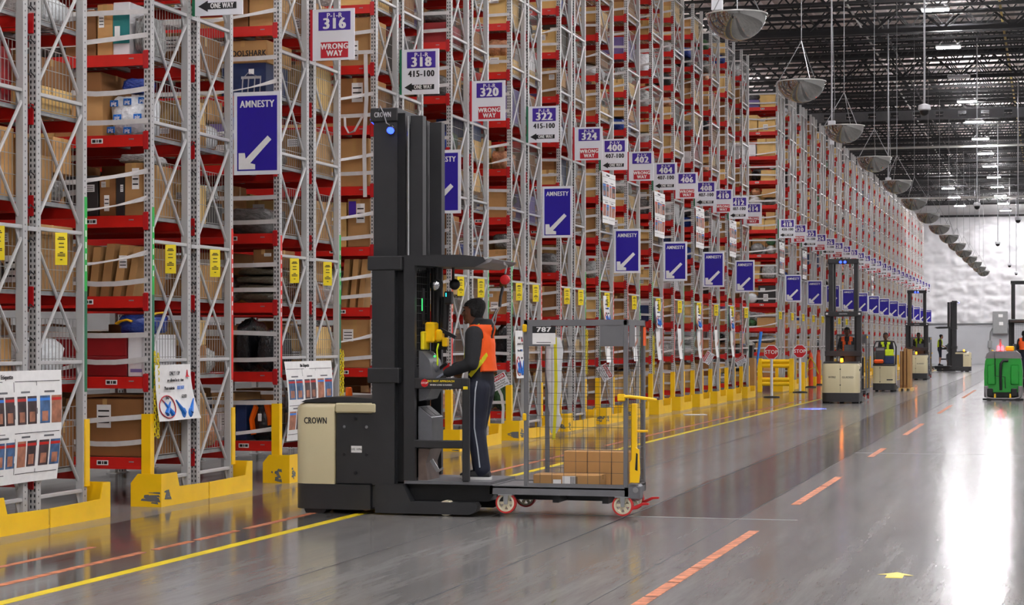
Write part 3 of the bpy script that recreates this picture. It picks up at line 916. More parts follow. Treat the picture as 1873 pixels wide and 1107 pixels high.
for k, rk in enumerate(FAR):
    rr = random.Random(rk['num'])
    for lv in range(12):
      for Yn, dep in rk['units']:
        if k == 0:
            fill(rk['num'], 0, Yn, dep, lv, XF-.105, XF-2.45, rr)
            fill(rk['num'], 0, Yn, dep, lv, XF-BAY-.1, XF-BAY-2.2, rr)
        else:
            G(pick(rr), XF-.9, XF-.11, Yn+.06, Yn+dep-.06, shelf_z(lv), shelf_z(lv)+rr.uniform(.3, .6), rk['num'], lv, 0, far=True)
            G(pick(rr), XF-1.9, XF-.95, Yn+.06, Yn+dep-.06, shelf_z(lv), shelf_z(lv)+rr.uniform(.3, .6), rk['num'], lv, 0, far=True)

# lumpy wrapped bundles: a few shapes, scaled to size
def bag_mesh(seed, m, lump=.16):
    mb = MB(); n, rows = 16, 11; rr = random.Random(seed); off = rr.uniform(0, 50)
    def P(t, a):
        ct, st = math.cos(t), math.sin(t)
        sg = lambda v, e: math.copysign(abs(v)**e, v)
        x, y, z = sg(ct, .55)*sg(math.cos(a), .55), sg(ct, .55)*sg(math.sin(a), .55), sg(st, .5)
        d = 1-lump*.5+lump*mnoise.noise((x*1.8+off, y*1.8, z*1.8))+lump*.45*mnoise.noise((x*4.6, y*4.6+off, z*4.6))
        p = Vector((x, y, z))*d
        return tuple(max(-1, min(1, c))*.5 for c in p)
    vs = [P(-math.pi/2, 0)]
    for i in range(1, rows):
        t = math.pi*i/rows-math.pi/2
        for k in range(n): vs.append(P(t, 2*math.pi*k/n))
    vs.append(P(math.pi/2, 0)); e = len(vs)-1
    vs = [(v[0], v[1], max(v[2], -.46)+.46) for v in vs]
    zm = max(v[2] for v in vs); vs = [(v[0], v[1], v[2]/zm) for v in vs]
    fs = [(0, 1+(k+1)%n, 1+k) for k in range(n)]
    for i in range(rows-2):
        for k in range(n): fs.append((1+i*n+k, 1+i*n+(k+1)%n, 1+(i+1)*n+(k+1)%n, 1+(i+1)*n+k))
    fs += [(e, 1+(rows-2)*n+k, 1+(rows-2)*n+(k+1)%n) for k in range(n)]
    mb.add(vs, fs)
    return mb.mesh('wrapped_bundle', m, True, 75)
BAGM = {}
def bag_of(kind, rr):
    k = (kind, rr.randrange(3))
    if k not in BAGM: BAGM[k] = bag_mesh(sum(map(ord, kind))+k[1]*31, kind)
    return BAGM[k]
ADJ = {'carton': 'brown cardboard carton', 'carton_dark': 'dark brown carton', 'carton_pale': 'pale kraft carton', 'white_box': 'white printed box', 'dark_box': 'charcoal box',
       'navy_box': 'navy blue box', 'red_box': 'dark red box', 'purple_box': 'lilac box', 'teal_box': 'white box with teal side', 'lean': 'flat carton leaning on edge',
       'clear_bag': 'clear plastic wrapped bundle', 'white_bag': 'white plastic wrapped bundle', 'grey_bag': 'grey plastic wrapped bundle', 'black_bag': 'black plastic wrapped bundle',
       'blue_bag': 'blue plastic wrapped bundle', 'green_bag': 'green plastic wrapped bundle', 'tan_bag': 'tan plastic wrapped bundle', 'pink_bag': 'pink plastic wrapped bundle',
       'pad_bag': 'bag of white rolls with blue logos', 'tool_bag': 'blue bag with yellow handles', 'camo_bag': 'flat camouflage cloth pack in plastic',
       'harness_bag': 'black and amber gear in a clear bag'}
def neighbour(num, side):
    order = [r['num'] for r in RACKS+FAR]; i = order.index(num)
    j = i-1 if side == 0 else i+1
    return order[j] if 0 <= j < len(order) else None
def goods_label(g):
    base = ADJ[g['kind']]
    lab = g.get('label', 0)
    if lab and g['kind'].startswith('carton'): base += ' with white label'
    s = '%s, %s shelf of rack %d' % (base, ORD[g['lv']], g['num'])
    if g['num'] == 312: s = '%s, %s shelf of the photo banner rack' % (base, ORD[g['lv']])
    if 312 < g['num'] < 400:
        nb = neighbour(g['num'], g['side'])
        if nb and nb != 312: s += ', facing rack %d' % nb
        elif nb: s += ', facing the banner rack'
    return s
LABELS = {1: [(.1,.45,.55,.8)], 2: [(.55,.9,.6,.78)], 3: [(.3,.62,.12,.52), (.12,.4,.72,.86)], 4: [(.4,.78,.5,.9)], 5: [(.1,.9,.55,.8)]}
def place_box(g, rr):
    x0, x1, y0, y1, z0, z1 = (g[k] for k in ('x0', 'x1', 'y0', 'y1', 'z0', 'z1'))
    kd = g['kind']; w, d, h = x1-x0, y1-y0, z1-z0
    m = {'teal_box': 'white_box', 'lean': 'carton'}.get(kd, kd)
    mb = MB()
    if kd == 'lean':
        tl = g['tilt']
        mb.prism([(0,0),(w*.8,0),(w*.8+tl,h),(tl,h)], 'y', 0, d)
    else:
        b = min(.012, h*.03)*rr.uniform(0, 1.2)
        mb.cbox(0, w, 0, d, 0, h, .006)
    nm = 'carton' if kd.startswith('carton') or kd == 'lean' else 'packed_box'
    o = mb.build(nm, m, None, False, (x0, y0, z0))
    tag(o, goods_label(g), 'box' if nm != 'carton' else 'carton', 'boxes stored on the racks')
    if kd.startswith('carton') and not g.get('far'):
        t = MB().box(w/2-.025, w/2+.025, -.0012, 0, h*.72, h).box(w/2-.025, w/2+.025, -.0012, d+.0012, h, h+.0012)
        t.box(w, w+.0012, d*.5-.025, d*.5+.025, h*.75, h+.0012)
        t.build('tape', 'tape', o)
    for a, b, c, e in LABELS.get(g.get('label', 0), []) if kd != 'lean' or g.get('label') else []:
        off = g.get('tilt', 0)*.7
        sc = min(1, .16/max(.01, (b-a)*w))
        xa = a*w+off; xb = xa+(b-a)*w*sc
        l = MB().box(xa, xb, -.003, -.0013, c*h, e*h).mi(1)
        hh = (e-c)*h
        for q in range(3): l.box(xa+.1*(xb-xa), xb-.12*(xb-xa), -.0036, -.003, c*h+hh*(.2+.25*q), c*h+hh*(.27+.25*q))
        l.build('shipping_label', ['paper', 'ink'], o)
    if kd == 'teal_box':
        MB().box(0, w, -.003, 0, h*.22, h*.82).build('printed_panel', 'teal_box', o)
        MB().box(w*.1, w*.42, -.0045, -.003, h*.3, h*.55).build('printed_lettering', 'paper', o)
    if g.get('art'):
        t = MB()
        t.box(w*.45, w*.9, -.004, 0, h*.52, h*.6)
        for q in (.47, .6, .74, .87): t.bar((w*q, -.002, h*.1), (w*(q+.02), -.002, h*.55), .012, .012)
        t.bar((w*.5,-.002,h*.55),(w*.62,-.002,h*.72),.02,.004).bar((w*.62,-.002,h*.72),(w*.86,-.002,h*.56),.02,.004)
        t.build('printed_picture', 'reflective', o)
        MB().box(w*.62, w*.74, -.006, -.004, h*.66, h*.82).build('shipping_label', 'paper', o)
    if g.get('word'): lettering(g['word'], .1, 'ink', o, (w*.58, -.002, h*.42), bold=.03, sx=.8)
    if g.get('print'):
        MB().box(w*.05, w*.38, -.002, 0, h*.62, h*.95).build('printed_panel', 'sign_purple', o)
    if kd == 'white_box' and g.get('hand'):
        MB().box(w*.15, w*.85, -.002, 0, h*.1, h*.18).build('printed_lettering', 'purple_box', o)
    return o
def place_bag(g, rr):
    x0, x1, y0, y1, z0, z1 = (g[k] for k in ('x0', 'x1', 'y0', 'y1', 'z0', 'z1')); kd = g['kind']
    w, d, h = x1-x0, y1-y0, z1-z0
    if kd in ('pad_bag', 'tool_bag', 'harness_bag'):
        m = {'pad_bag': 'white_bag', 'tool_bag': 'blue_bag', 'harness_bag': 'black_bag'}[kd]
        o = put('wrapped_bundle', bag_mesh(5, m, .22), None, ((x0+x1)/2, (y0+y1)/2, z0)); o.scale = (w, d, h)
        tag(o, goods_label(g), 'bundle', 'wrapped bundles stored on the racks')
        if kd == 'pad_bag':
            for fx, fz in ((-.28,.75),(.05,.78),(.42,.8),(-.2,.42),(.3,.42),(-.36,.14),(.05,.12)):
                q = MB().cbox(fx-.1, fx+.1, -.462, -.446, fz-.075, fz+.075, .05).build('logo', 'logo_blue', o)
                lettering('pig', .13, 'paper', o, (fx, -.466, fz), bold=.02, sx=.8)
        if kd == 'tool_bag':
            MB().path([(-.4,-.44,.5),(-.25,-.46,.62),(-.05,-.46,.68),(.1,-.46,.6)], .05, 6).path([(.3,-.3,.8),(.36,0,1.0),(.45,.2,1.05)], .05, 6).build('handle', 'yellow', o, True)
        if kd == 'harness_bag':
            MB().path([(-.3,-.42,.15),(-.36,-.44,.55),(-.2,-.42,.9)], .1, 7).path([(.2,-.4,.95),(.34,-.42,.6),(.36,-.42,.4)], .11, 7).build('amber_strap', 'orange_lens', o, True)
            MB().cbox(-.12, .02, -.47, -.44, .5, .7, .02).build('tag', 'paper', o)
        return o
    o = put('wrapped_bundle', bag_of(kd, rr), None, ((x0+x1)/2, (y0+y1)/2, z0)); o.scale = (w, d, h)
    return tag(o, goods_label(g), 'bundle', 'wrapped bundles stored on the racks')
def is_bag(g): return g['kind'].endswith('_bag')
def score(g):
    if g.get('hand'): return 1e9
    if g.get('deep') or g.get('far'): return -1
    d = depth(g['x1'], g['y0']); u, v = proj(g['x1'], g['y0'], (g['z0']+g['z1'])/2)
    if v < -20 or u < -40: return -1
    s = (g['z1']-g['z0'])*FPX/d
    return s*max(.1, 1-(XF-.1-g['x1'])*.75)
boxes = sorted([g for g in GOODS if not is_bag(g)], key=score, reverse=True)
bags = sorted([g for g in GOODS if is_bag(g)], key=score, reverse=True)
rr = random.Random(5)
for g in boxes[:300]: place_box(g, rr)
for g in bags[:200]: place_bag(g, rr)
for kd, nm, lb in (('carton', 'stored_cartons', 'mass of cardboard cartons filling the shelves of the farther racks'),):
    mb = MB(); mlist = ['carton', 'carton_dark', 'carton_pale', 'white_box', 'dark_box', 'navy_box', 'red_box', 'purple_box', 'teal_box']
    for g in boxes[300:]:
        mb.mi(mlist.index(g['kind']) if g['kind'] in mlist else 0).box(g['x0'], g['x1'], g['y0'], g['y1'], g['z0'], g['z1'])
    o = mb.build(nm, mlist); tag(o, lb, 'cartons'); o['kind'] = 'stuff'
mb = MB(); mlist = list(BAGS)
for g in bags[200:]:
    c = ((g['x0']+g['x1'])/2, (g['y0']+g['y1'])/2, (g['z0']+g['z1'])/2)
    mb.mi(mlist.index(g['kind']) if g['kind'] in mlist else 0).ball(c, (g['x1']-g['x0'])/2, (g['y1']-g['y0'])/2, (g['z1']-g['z0'])/2, 9, 6)
o = mb.build('stored_bundles', mlist, None, True); tag(o, 'mass of plastic wrapped bundles on the shelves of the farther racks', 'bundles'); o['kind'] = 'stuff'

# ------------------------------------------------------------------ signs, tags and banners on the racks
def rounded(w, h, r=.03, n=4):
    out = []
    for cx, cz, a0 in ((w-r, h-r, 0), (r, h-r, 90), (r, r, 180), (w-r, r, 270)):
        for i in range(n+1):
            a = R(a0+90*i/n); out.append((cx+r*math.cos(a), cz+r*math.sin(a)))
    return out
sign_panel = MB().prism([(0,0),(.57,0),(.57,.635),(0,.635)], 'y', 0, .02).mesh('panel', 'sign_white')
edge_red = MB().box(-.012, .022, -.003, .024, 0, .635).mesh('edge_strip', 'sign_red')
edge_green = MB().box(-.012, .022, -.003, .024, 0, .635).mesh('edge_strip', 'strip_dkgreen')
num_plate = MB().box(.1, .52, -.003, 0, .37, .6).mesh('number_plate', 'sign_purple')
wrong_plate = MB().box(.13, .49, -.003, 0, .03, .225).mesh('warning_plate', 'sign_red')
arrow_m = MB().prism([(.06,.1),(.17,.04),(.17,.065),(.5,.065),(.5,.135),(.17,.135),(.17,.16)], 'y', -.003, 0).mesh('arrow', 'ink')
def aisle_sign(num, Y, one_way, zone, aisle, xoff=0.):
    kind = 'ONE WAY' if one_way else 'WRONG WAY'
    t = thing('aisle_sign', 'white aisle sign numbered %d with %s' % (num, 'black ONE WAY arrow' if one_way else 'red WRONG WAY plate'), 'sign', (XF+.014+xoff, Y, 5.165), 0, 'numbered aisle signs')
    put('panel', sign_panel, t)
    put('edge_strip', edge_green if one_way else edge_red, t)
    put('number_plate', num_plate, t)
    lettering('P-1-'+zone, .085, 'paper', t, (.31, -.0045, .552), bold=.02)
    lettering(str(num), .19, 'paper', t, (.31, -.0045, .448), bold=.05, sx=.95)
    if one_way:
        lettering(aisle+'-100', .125, 'ink', t, (.31, -.0015, .285), bold=.045, sx=.82)
        put('arrow', arrow_m, t)
        lettering('ONE WAY', .08, 'paper', t, (.335, -.0045, .1), bold=.035, sx=.66)
    else:
        put('warning_plate', wrong_plate, t)
        lettering('WRONG\nWAY', .1, 'paper', t, (.31, -.0045, .125), bold=.04, sx=.85)
for k in range(1, 7): aisle_sign(312+2*k, 18.43+3.48*(k-1)+RD+.03, k % 2 == 1, 'R', '415')
for k in range(8): aisle_sign(400+2*k, 39.15+2.745*k-.03, k % 2 == 0, 'V', '407')
for k in range(len(FAR)):
    aisle_sign(418+2*k, FAR[k]['units'][0][0]-.03, k % 2 == 0, 'W', '430' if k == 0 else '431', 0.)

am_panel = MB().prism([(0,0),(.565,0),(.565,.93),(0,.93)], 'y', 0, .018).mesh('panel', 'sign_white')
am_field = MB().box(.042, .523, -.003, 0, .045, .885).mesh('blue_field', 'sign_blue')
_ar = [(.06,.06),(.26,.06),(.26,.115),(.20,.13),(.455,.39),(.41,.435),(.145,.18),(.135,.245),(.06,.245)]
am_arrow = MB().prism(_ar, 'y', -.0045, -.003).mesh('arrow', 'paper')
def amnesty(Y, z, where):
    t = thing('amnesty_sign', 'blue AMNESTY sign with white slanted arrow, '+where, 'sign', (XF, Y, z), 0, 'blue AMNESTY signs')
    put('panel', am_panel, t); put('blue_field', am_field, t); put('arrow', am_arrow, t)
    lettering('AMNESTY', .112, 'paper', t, (.283, -.004, .79), bold=.03, sx=.78)
for k in (1, 3, 5): amnesty(18.43+3.48*(k-1)+2*RD+RFL+.02, 3.555, 'hung from the far post of rack %d' % (312+2*k))
for k in (0, 2, 4, 6): amnesty(39.15+2.745*k+VD+.02, 3.12, 'hung from the far post of rack %d' % (400+2*k))
for k in range(0, len(FAR), 2): amnesty(FAR[k]['units'][0][0]+FT+.02, 3.06, 'hung from the far post of rack %d' % FAR[k]['num'])

tag_mesh = MB().ribbon([(0,0,0),(.008,0,-.1),(.012,0,-.2),(.004,0,-.3)], (0,1,0), .11, .002).mesh('load_tag', 'yellow_tag')
mbx = MB()
for z, w in ((-.045,.05),(-.06,.07),(-.1,.045),(-.135,.05),(-.185,.03),(-.2,.07),(-.215,.07),(-.25,.02)):
    mbx.box(.0125, .0135, -w/2, w/2, z-.004, z+.004)
tag_print = mbx.mesh('print', 'ink')
mbx = MB()
def load_tag(Y, what, s=1.):
    o = put('load_tag', tag_mesh, None, (XF+.03, Y, 2.69), (0, 0, R(-62)+random.uniform(-.15, .15)))
    o.scale = (1, s, s)
    tag(o, 'yellow load tag hung on the brace of '+what, 'tag', 'yellow load tags on the racks')
    put('print', tag_print, o)
for r in RACKS:
    for ui, (Yn, dep) in enumerate(r['units']):
        nm = 'rack %d' % r['num'] if r['num'] > 312 else 'the photo banner rack'
        if len(r['units']) == 2:
            nb = neighbour(r['num'], ui)
            nm += ', half facing rack %d' % nb if nb and nb > 312 else ', half facing the banner rack' if nb else ', outer half'
        load_tag(Yn+dep*.42, nm)
for r in FAR[:8]: load_tag(r['units'][0][0]+.4, 'rack %d' % r['num'], .85)

def sheet(name, Y0, Y1, Z0, Z1, xfun, m, parent=None, loc=None, off=0., ny=10, nz=10, flare=None):
    """thin curved sheet facing +x; xfun(u,v) its bulge, flare(u,v) its sideways drift"""
    mb = MB(); vs = []; th = .002
    for lay in (0, 1):
        for j in range(nz+1):
            for i in range(ny+1):
                u, v = i/ny, j/nz
                vs.append((xfun(u, v)+off-lay*th, Y0+(Y1-Y0)*u+(flare(u, v) if flare else 0), Z0+(Z1-Z0)*v))
    w = ny+1; o = w*(nz+1); fs = []
    for j in range(nz):
        for i in range(ny):
            a = j*w+i
            fs += [(a, a+1, a+w+1, a+w), (o+a, o+a+w, o+a+w+1, o+a+1)]
    for i in range(ny): fs += [(i, o+i, o+i+1, i+1), (nz*w+i+1, o+nz*w+i+1, o+nz*w+i, nz*w+i)]
    for j in range(nz): fs += [(j*w, (j+1)*w, o+(j+1)*w, o+j*w), (j*w+ny, o+j*w+ny, o+(j+1)*w+ny, (j+1)*w+ny)]
    mb.add(vs, fs)
    return mb.build(name, m, parent, True, loc)
def photo_banner(Yc, zb, w, h, label, title='Bin Etiquette', cols=3, curl=.05):
    """white sheet printed with two rows of shelf photographs"""
    X = XF+.02
    root = thing('photo_banner', label, 'banner', (X, Yc, zb), 0, 'printed photo banners')
    xf = lambda u, v: .012+curl*math.sin(math.pi*v)*.5+curl*max(0, u-.8)*1.2-.02*math.cos(9*u)*.4
    fl_ = lambda u, v: -.10*w*(u-.5)*(1-v)
    sheet('sheet', -w/2, w/2, 0, h, xf, 'paper', root, flare=fl_)
    def patch(nm, u0, u1, v0, v1, m, off):
        mb = MB(); vs = []
        for j in range(4):
            for i in range(4):
                u, v = u0+(u1-u0)*i/3, v0+(v1-v0)*j/3
                vs.append((xf(u, v)+off, -w/2+w*u+fl_(u, v), h*v))
        mb.add(vs, [(j*4+i, j*4+i+1, j*4+i+5, j*4+i+4) for j in range(3) for i in range(3)])
        return mb.build(nm, m, root)
    for v in (.08, .44, .9): patch('rule', .02, .98, v, v+.006, 'ink', .0012)
    for i in range(1, cols): patch('rule', i/cols-.003, i/cols+.003, .08, .9, 'ink', .0012)
    rr = random.Random(int(Yc*10))
    for row, (v0, v1) in enumerate(((.14, .37), (.52, .77))):
        for c in range(cols):
            for q in (0, 1):
                u0 = c/cols+.03+q*(.46/cols); u1 = u0+.4/cols
                patch('photo', u0, u1, v0, v1, rr.choice(('photo_dark', 'photo_blue', 'photo_dark', 'photo_brown')), .0016)
                patch('photo_beam', u0, u1, v1-.045, v1-.02, rr.choice(('beam_red', 'beam_red', 'broom_blue')), .0022)
                patch('photo_carton', u0+(u1-u0)*.2, u1-(u1-u0)*.2, v0+.02, v0+.11, 'photo_brown', .0022)
            patch('caption', (c+.3)/cols, (c+.7)/cols, v1+.028, v1+.045, 'truck_grey', .0016)
    lettering(title, .055, 'ink', root, (xf(.4, .94)+.004, -w*.1, h*.945), SIDE, bold=.01)
    return root
photo_banner(15.6, .42, 1.7, 1.0, 'wide curled white banner of shelf photographs low on the rack with no sign', cols=4)
photo_banner(22.75, .48, 1.5, .96, 'white banner of shelf photographs hung low on rack 316', curl=.08)
for k in (0, 2, 4, 6): photo_banner(39.15+2.745*k+.72, 4.12, 1.2, 1.05, 'white photo banner hung high under sign %d' % (400+2*k), cols=2, curl=.02)
for k in (0, 2, 5, 8, 11): photo_banner(FAR[k]['units'][0][0]+.7, 4.0, 1.1, 1.05, 'white photo banner hung high under small sign %d' % FAR[k]['num'], cols=2, curl=.02)

def rule_sheet(Y, zb, w, h, label, curl=.05, full=True, flip=1, words=True):
    X = XF+.02
    t = thing('rule_poster', label, 'poster', (X, Y, zb), 0, 'white rule posters on the rack ends')
    xf = lambda u, v: .01+curl*(1-v)*(1-v)+.012*math.sin(6*u)
    fl_ = lambda u, v: flip*.2*w*u*(1-v)**2
    sheet('sheet', 0, w, 0, h, xf, 'paper', t, flare=fl_)
    if full:
        x = curl+.014
        lettering('ONLY 1 OP', .06, 'ink', t, (xf(.5,.78)+.02, w*.48, h*.84), SIDE, .01, .8)
        lettering('are allowed in at a time', .05, 'ink', t, (xf(.5,.68)+.02, w*.5, h*.72), SIDE, .01, .8)
        lettering('Please maintain', .05, 'ink', t, (xf(.3,.6)+.02, w*.3, h*.58), SIDE, .01, .75)
        lettering('BLUE LIGHT', .05, 'logo_blue', t, (xf(.6,.6)+.02, w*.66, h*.58), SIDE, .01, .6)
        lettering('BAD', .05, 'ink', t, (xf(.2,.4)+.02, w*.22, h*.41), SIDE, .01, .8)
        lettering('GOOD', .05, 'ink', t, (xf(.8,.4)+.02, w*.75, h*.42), SIDE, .01, .8)
        def P(u, v): return (xf(u, v)+.006, w*u+fl_(u, v), h*v)
        MB().path([P(.22+.19*math.cos(a), .25+.2*math.sin(a)) for a in [i*2*math.pi/20 for i in range(20)]], .006, 5, closed=True).tube(P(.1,.38), P(.36,.12), .006, 5).build('ban_mark', 'sign_red', t, True)
        b = MB()
        for p, q in ((( .16,.12),(.3,.34)), ((.3,.12),(.15,.34)), ((.62,.12),(.47,.36)), ((.8,.12),(.96,.37))):
            b.tube(P(*p), P(*q), .032, 7, .006)
        for q in ((.62,.12), (.8,.12)): b.ball(P(*q), .012, .055, .055, 10, 6)
        b.build('light_beams', 'logo_blue', t, True)
        MB().lathe([(.03,0),(.012,.02),(.004,.075)], 8, (xf(.9,.8)+.006, w*.9, h*.77)).build('cone_mark', 'sign_red', t)
    else:
        MB().prism([(w*.2+.02,h*.4),(w*.75+.04,h*.55),(w*.8+.04,h*.68),(w*.3+.02,h*.52)], 'x', .03+curl*.4, .034+curl*.4).build('hand_print', 'photo_brown', t)
    return t
rule_sheet(18.47, .86, .86, .58, 'white blue-light rule poster hung on rack 314 beside a yellow chain')
rule_sheet(32.5, 1.05, .5, .82, 'narrow white blue-light poster on rack 322', .03)
for k in (0, 1, 2, 3, 4, 5, 6):
    Yk = 39.15+2.745*k
    rule_sheet(Yk+.3, 1.25, .5, .75, 'white poster with a hand picture on rack %d' % (400+2*k), .06, False, -1)
    if k in (0, 2, 4, 6): rule_sheet(Yk+.22, 2.0, .52, .62, 'white blue-light poster above the hand poster on rack %d' % (400+2*k), .05)

def danger_tag(X, Y, Z, roll, label):
    t = thing('danger_tag', label, 'sign', (X, Y, Z), 0, 'tilted danger notices')
    t.rotation_euler = (0, roll, 0)
    MB().prism([(-.16,-.11),(.16,-.11),(.16,.11),(-.16,.11)], 'y', 0, .004).build('plate', 'sign_white', t)
    MB().box(-.14, .14, -.002, 0, .03, .1).build('red_band', 'sign_red', t)
    lettering('DANGER', .06, 'paper', t, (0, -.0035, .063), bold=.02)
    for i, w in enumerate(('Do Not Enter', 'Authorized', 'Personnel Only')): lettering(w, .042, 'ink', t, (0, -.001, -.005-.037*i), bold=.01)
    MB().tube((0,.002,.1), (-.17 if roll < 0 else -.1,-.03,.16 if roll < 0 else .0), .005, 5).build('cord', 'cable', t)
danger_tag(-8.72, 31.0, 1.02, R(-28), 'tilted red and white DANGER notice below rack 320')
danger_tag(-8.72, 57.0, 1.12, R(-28), 'tilted red and white DANGER notice at rack 412')
danger_tag(-8.74, 51.5, 1.25, R(-60), 'steeply tilted DANGER notice at rack 408')
danger_tag(-8.76, 39.12, 1.05, R(60), 'steeply tilted DANGER notice at rack 400')
MB().ribbon([(-8.74,31.01,.93),(-8.68,31.03,.8),(-8.65,31.03,.6),(-8.66,31.02,.34)], (1,0,0), .05, .003).build('loose_strap', 'strap_white')
tag(bpy.data.objects['loose_strap'], 'loose white strap hanging below the DANGER notice at rack 320', 'strap')

# yellow plastic chain hanging at some aisle mouths
def chain_mesh(n):
    mb = MB()
    for i in range(n):
        z = -i*.036; ring = []
        for q in range(8):
            a = 2*math.pi*q/8; u, v = .013*math.cos(a), .025*math.sin(a)
            ring.append((u, 0, z+v) if i % 2 else (0, u, z+v))
        mb.path(ring, .0052, 5, closed=True)
    return mb.mesh('plastic_chain', 'chain_yellow', True)
ch_a = chain_mesh(24)
def chain(x, y, z, label):
    o = put('plastic_chain', ch_a, None, (x, y, z)); tag(o, label, 'chain', 'yellow plastic chains')
    c = put('plastic_chain', ch_a, o, (.02, .035, -.02)); c.name = 'chain_loop'
chain(XF+.012, 18.5, 1.56, 'yellow plastic chain hanging at the near post of rack 314')
chain(XF+.012, 23.97, 1.56, 'yellow plastic chain hanging at the far post of rack 316')
chain(XF+.012, 30.93, 1.6, 'yellow plastic chain hanging at the far post of rack 320')
chain(XF+.012, 37.89, 1.9, 'yellow plastic chain hanging at the far post of rack 324')
chain(XF+.012, 44.68, 1.8, 'yellow plastic chain hanging at the near post of rack 404')

# loose ends of shelf straps that hang down at rack 318
o = MB().ribbon([(-9.02,25.36,5.6),(-9.0,25.34,5.0),(-9.03,25.33,4.4),(-9.02,25.34,3.65)], (1,0,0), .055, .003).build('loose_strap', 'strap_white')
tag(o, 'long white strap hanging loose down the face of rack 318', 'strap')
o = MB().ribbon([(-9.06,25.34,4.75),(-9.16,25.3,4.55),(-9.24,25.3,4.52),(-9.3,25.32,4.62),(-9.31,25.33,4.75)], (.3,1,0), .05, .003).build('loose_strap', 'strap_white')
tag(o, 'short curled white strap end on rack 318', 'strap')

# ------------------------------------------------------------------ mirrors, camera poles over the aisle
DR = .455
prof = [(DR*math.cos(a), -.40*math.sin(a)) for a in [i*math.pi/2/12 for i in range(12)]]+[(.002, -.40)]
dome_m = MB().lathe(prof[::-1], 32, caps=False).mesh('dome', 'mirror', True, 80)
rim_m = MB().lathe([(DR-.005,-.012),(DR+.018,-.012),(DR+.018,.006),(DR-.005,.006)], 32, caps=False).mesh('rim', 'mirror_rim')
hang = MB()
for a in (40, 160, 280): hang.tube((DR*math.cos(R(a)), DR*math.sin(R(a)), 0), (0, 0, .78), .009, 4)
hang.tube((0,0,.78), (0,0,6.3), .009, 4)
hang_m = hang.mesh('suspension_cables', 'cable')
back_m = MB().lathe([(.001,.004),(DR,.004),(DR,-.002),(.001,-.002)], 24, caps=False).mesh('top_disc', 'lamp_body')
for k in range(16):
    Y = 29.8+8.05*k-(0 if k < 6 else .0)
    if Y > YF-3: break
    t = thing('mirror_dome', 'mirrored half dome hanging on cables over the aisle', 'mirror', (-4.62, Y, 6.66), .3*k, 'mirror domes over the aisle')
    put('dome', dome_m, t); put('rim', rim_m, t); put('suspension_cables', hang_m, t)
def camera_pole(X, Y, Z, kind, label, group):
    t = thing('ceiling_pole', label, 'camera' if kind == 'cam' else 'antenna', (X, Y, Z), 0, group)
    MB().tube((0,0,.12), (0,0,12.4-Z), .021, 8).build('conduit', 'conduit', t, True)
    if kind == 'cam':
        MB().lathe([(.03,.14),(.12,.11),(.13,.02),(.1,0)], 14).build('mount', 'lamp_body', t, True)
        MB().lathe([(.1,0),(.09,-.06),(.05,-.1),(.004,-.115)], 14).build('lens_dome', 'black_plastic', t, True)
    else:
        MB().cbox(-.09, .09, -.05, .05, .12, .3, .01).build('housing', 'lamp_body', t)
        MB().cbox(-.05, .05, -.04, .04, -.28, .12, .01).build('antenna', 'lamp_body', t)
        MB().path([(.04,0,.3),(.08,0,.8),(.05,0,1.6),(.03,0,2.6)], .008, 5).build('lead', 'cable', t)
for Y, Z in ((31.2, 6.85), (48.2, 6.75), (65.4, 6.75)): camera_pole(-5.15, Y, Z, 'ant', 'white antenna box on a ceiling pole beside the mirror domes', 'antenna poles')
for Y in (41, 70.5, 98, 126): camera_pole(-2.5, Y, 6.4, 'cam', 'dome camera on a long ceiling conduit over the aisle', 'camera poles')
camera_pole(-1.25, 79, 6.4, 'cam', 'dome camera on a conduit near the yellow ceiling pipe', None)
camera_pole(-2.35, 141, 6.4, 'cam', 'dome camera on a conduit close to the end wall', None)

# ------------------------------------------------------------------ order picker trucks
def tail_poly(x1, hw, r=.15, inset=0.):
    pts = []
    for cy, a0 in ((-hw+r, 180), (hw-r, 90)):
        seq = range(0, 6)
        for i in seq:
            a = R(270-90*i/5) if cy < 0 else R(180-90*i/5)
            pts.append((r+(r-inset)*math.cos(a), cy+(r-inset)*math.sin(a)))
    return pts+[(x1, hw-inset), (x1, -hw+inset)]
def rail_profile(x0, x1, y0, y1):
    w = (x1-x0)*.28
    ym = (y0+y1)/2
    return [(x0,y0),(x1,y0),(x1,y0+.03),(x0+w,y0+.03),(x0+w,y1-.03),(x1,y1-.03),(x1,y1),(x0,y1)]
def wheel(mb_t, mb_h, c, r, w, axis='y'):
    mb_t.lathe([(r*.72,-w/2),(r*.96,-w/2),(r,-w*.3),(r,w*.3),(r*.96,w/2),(r*.72,w/2)], 22, c, axis)
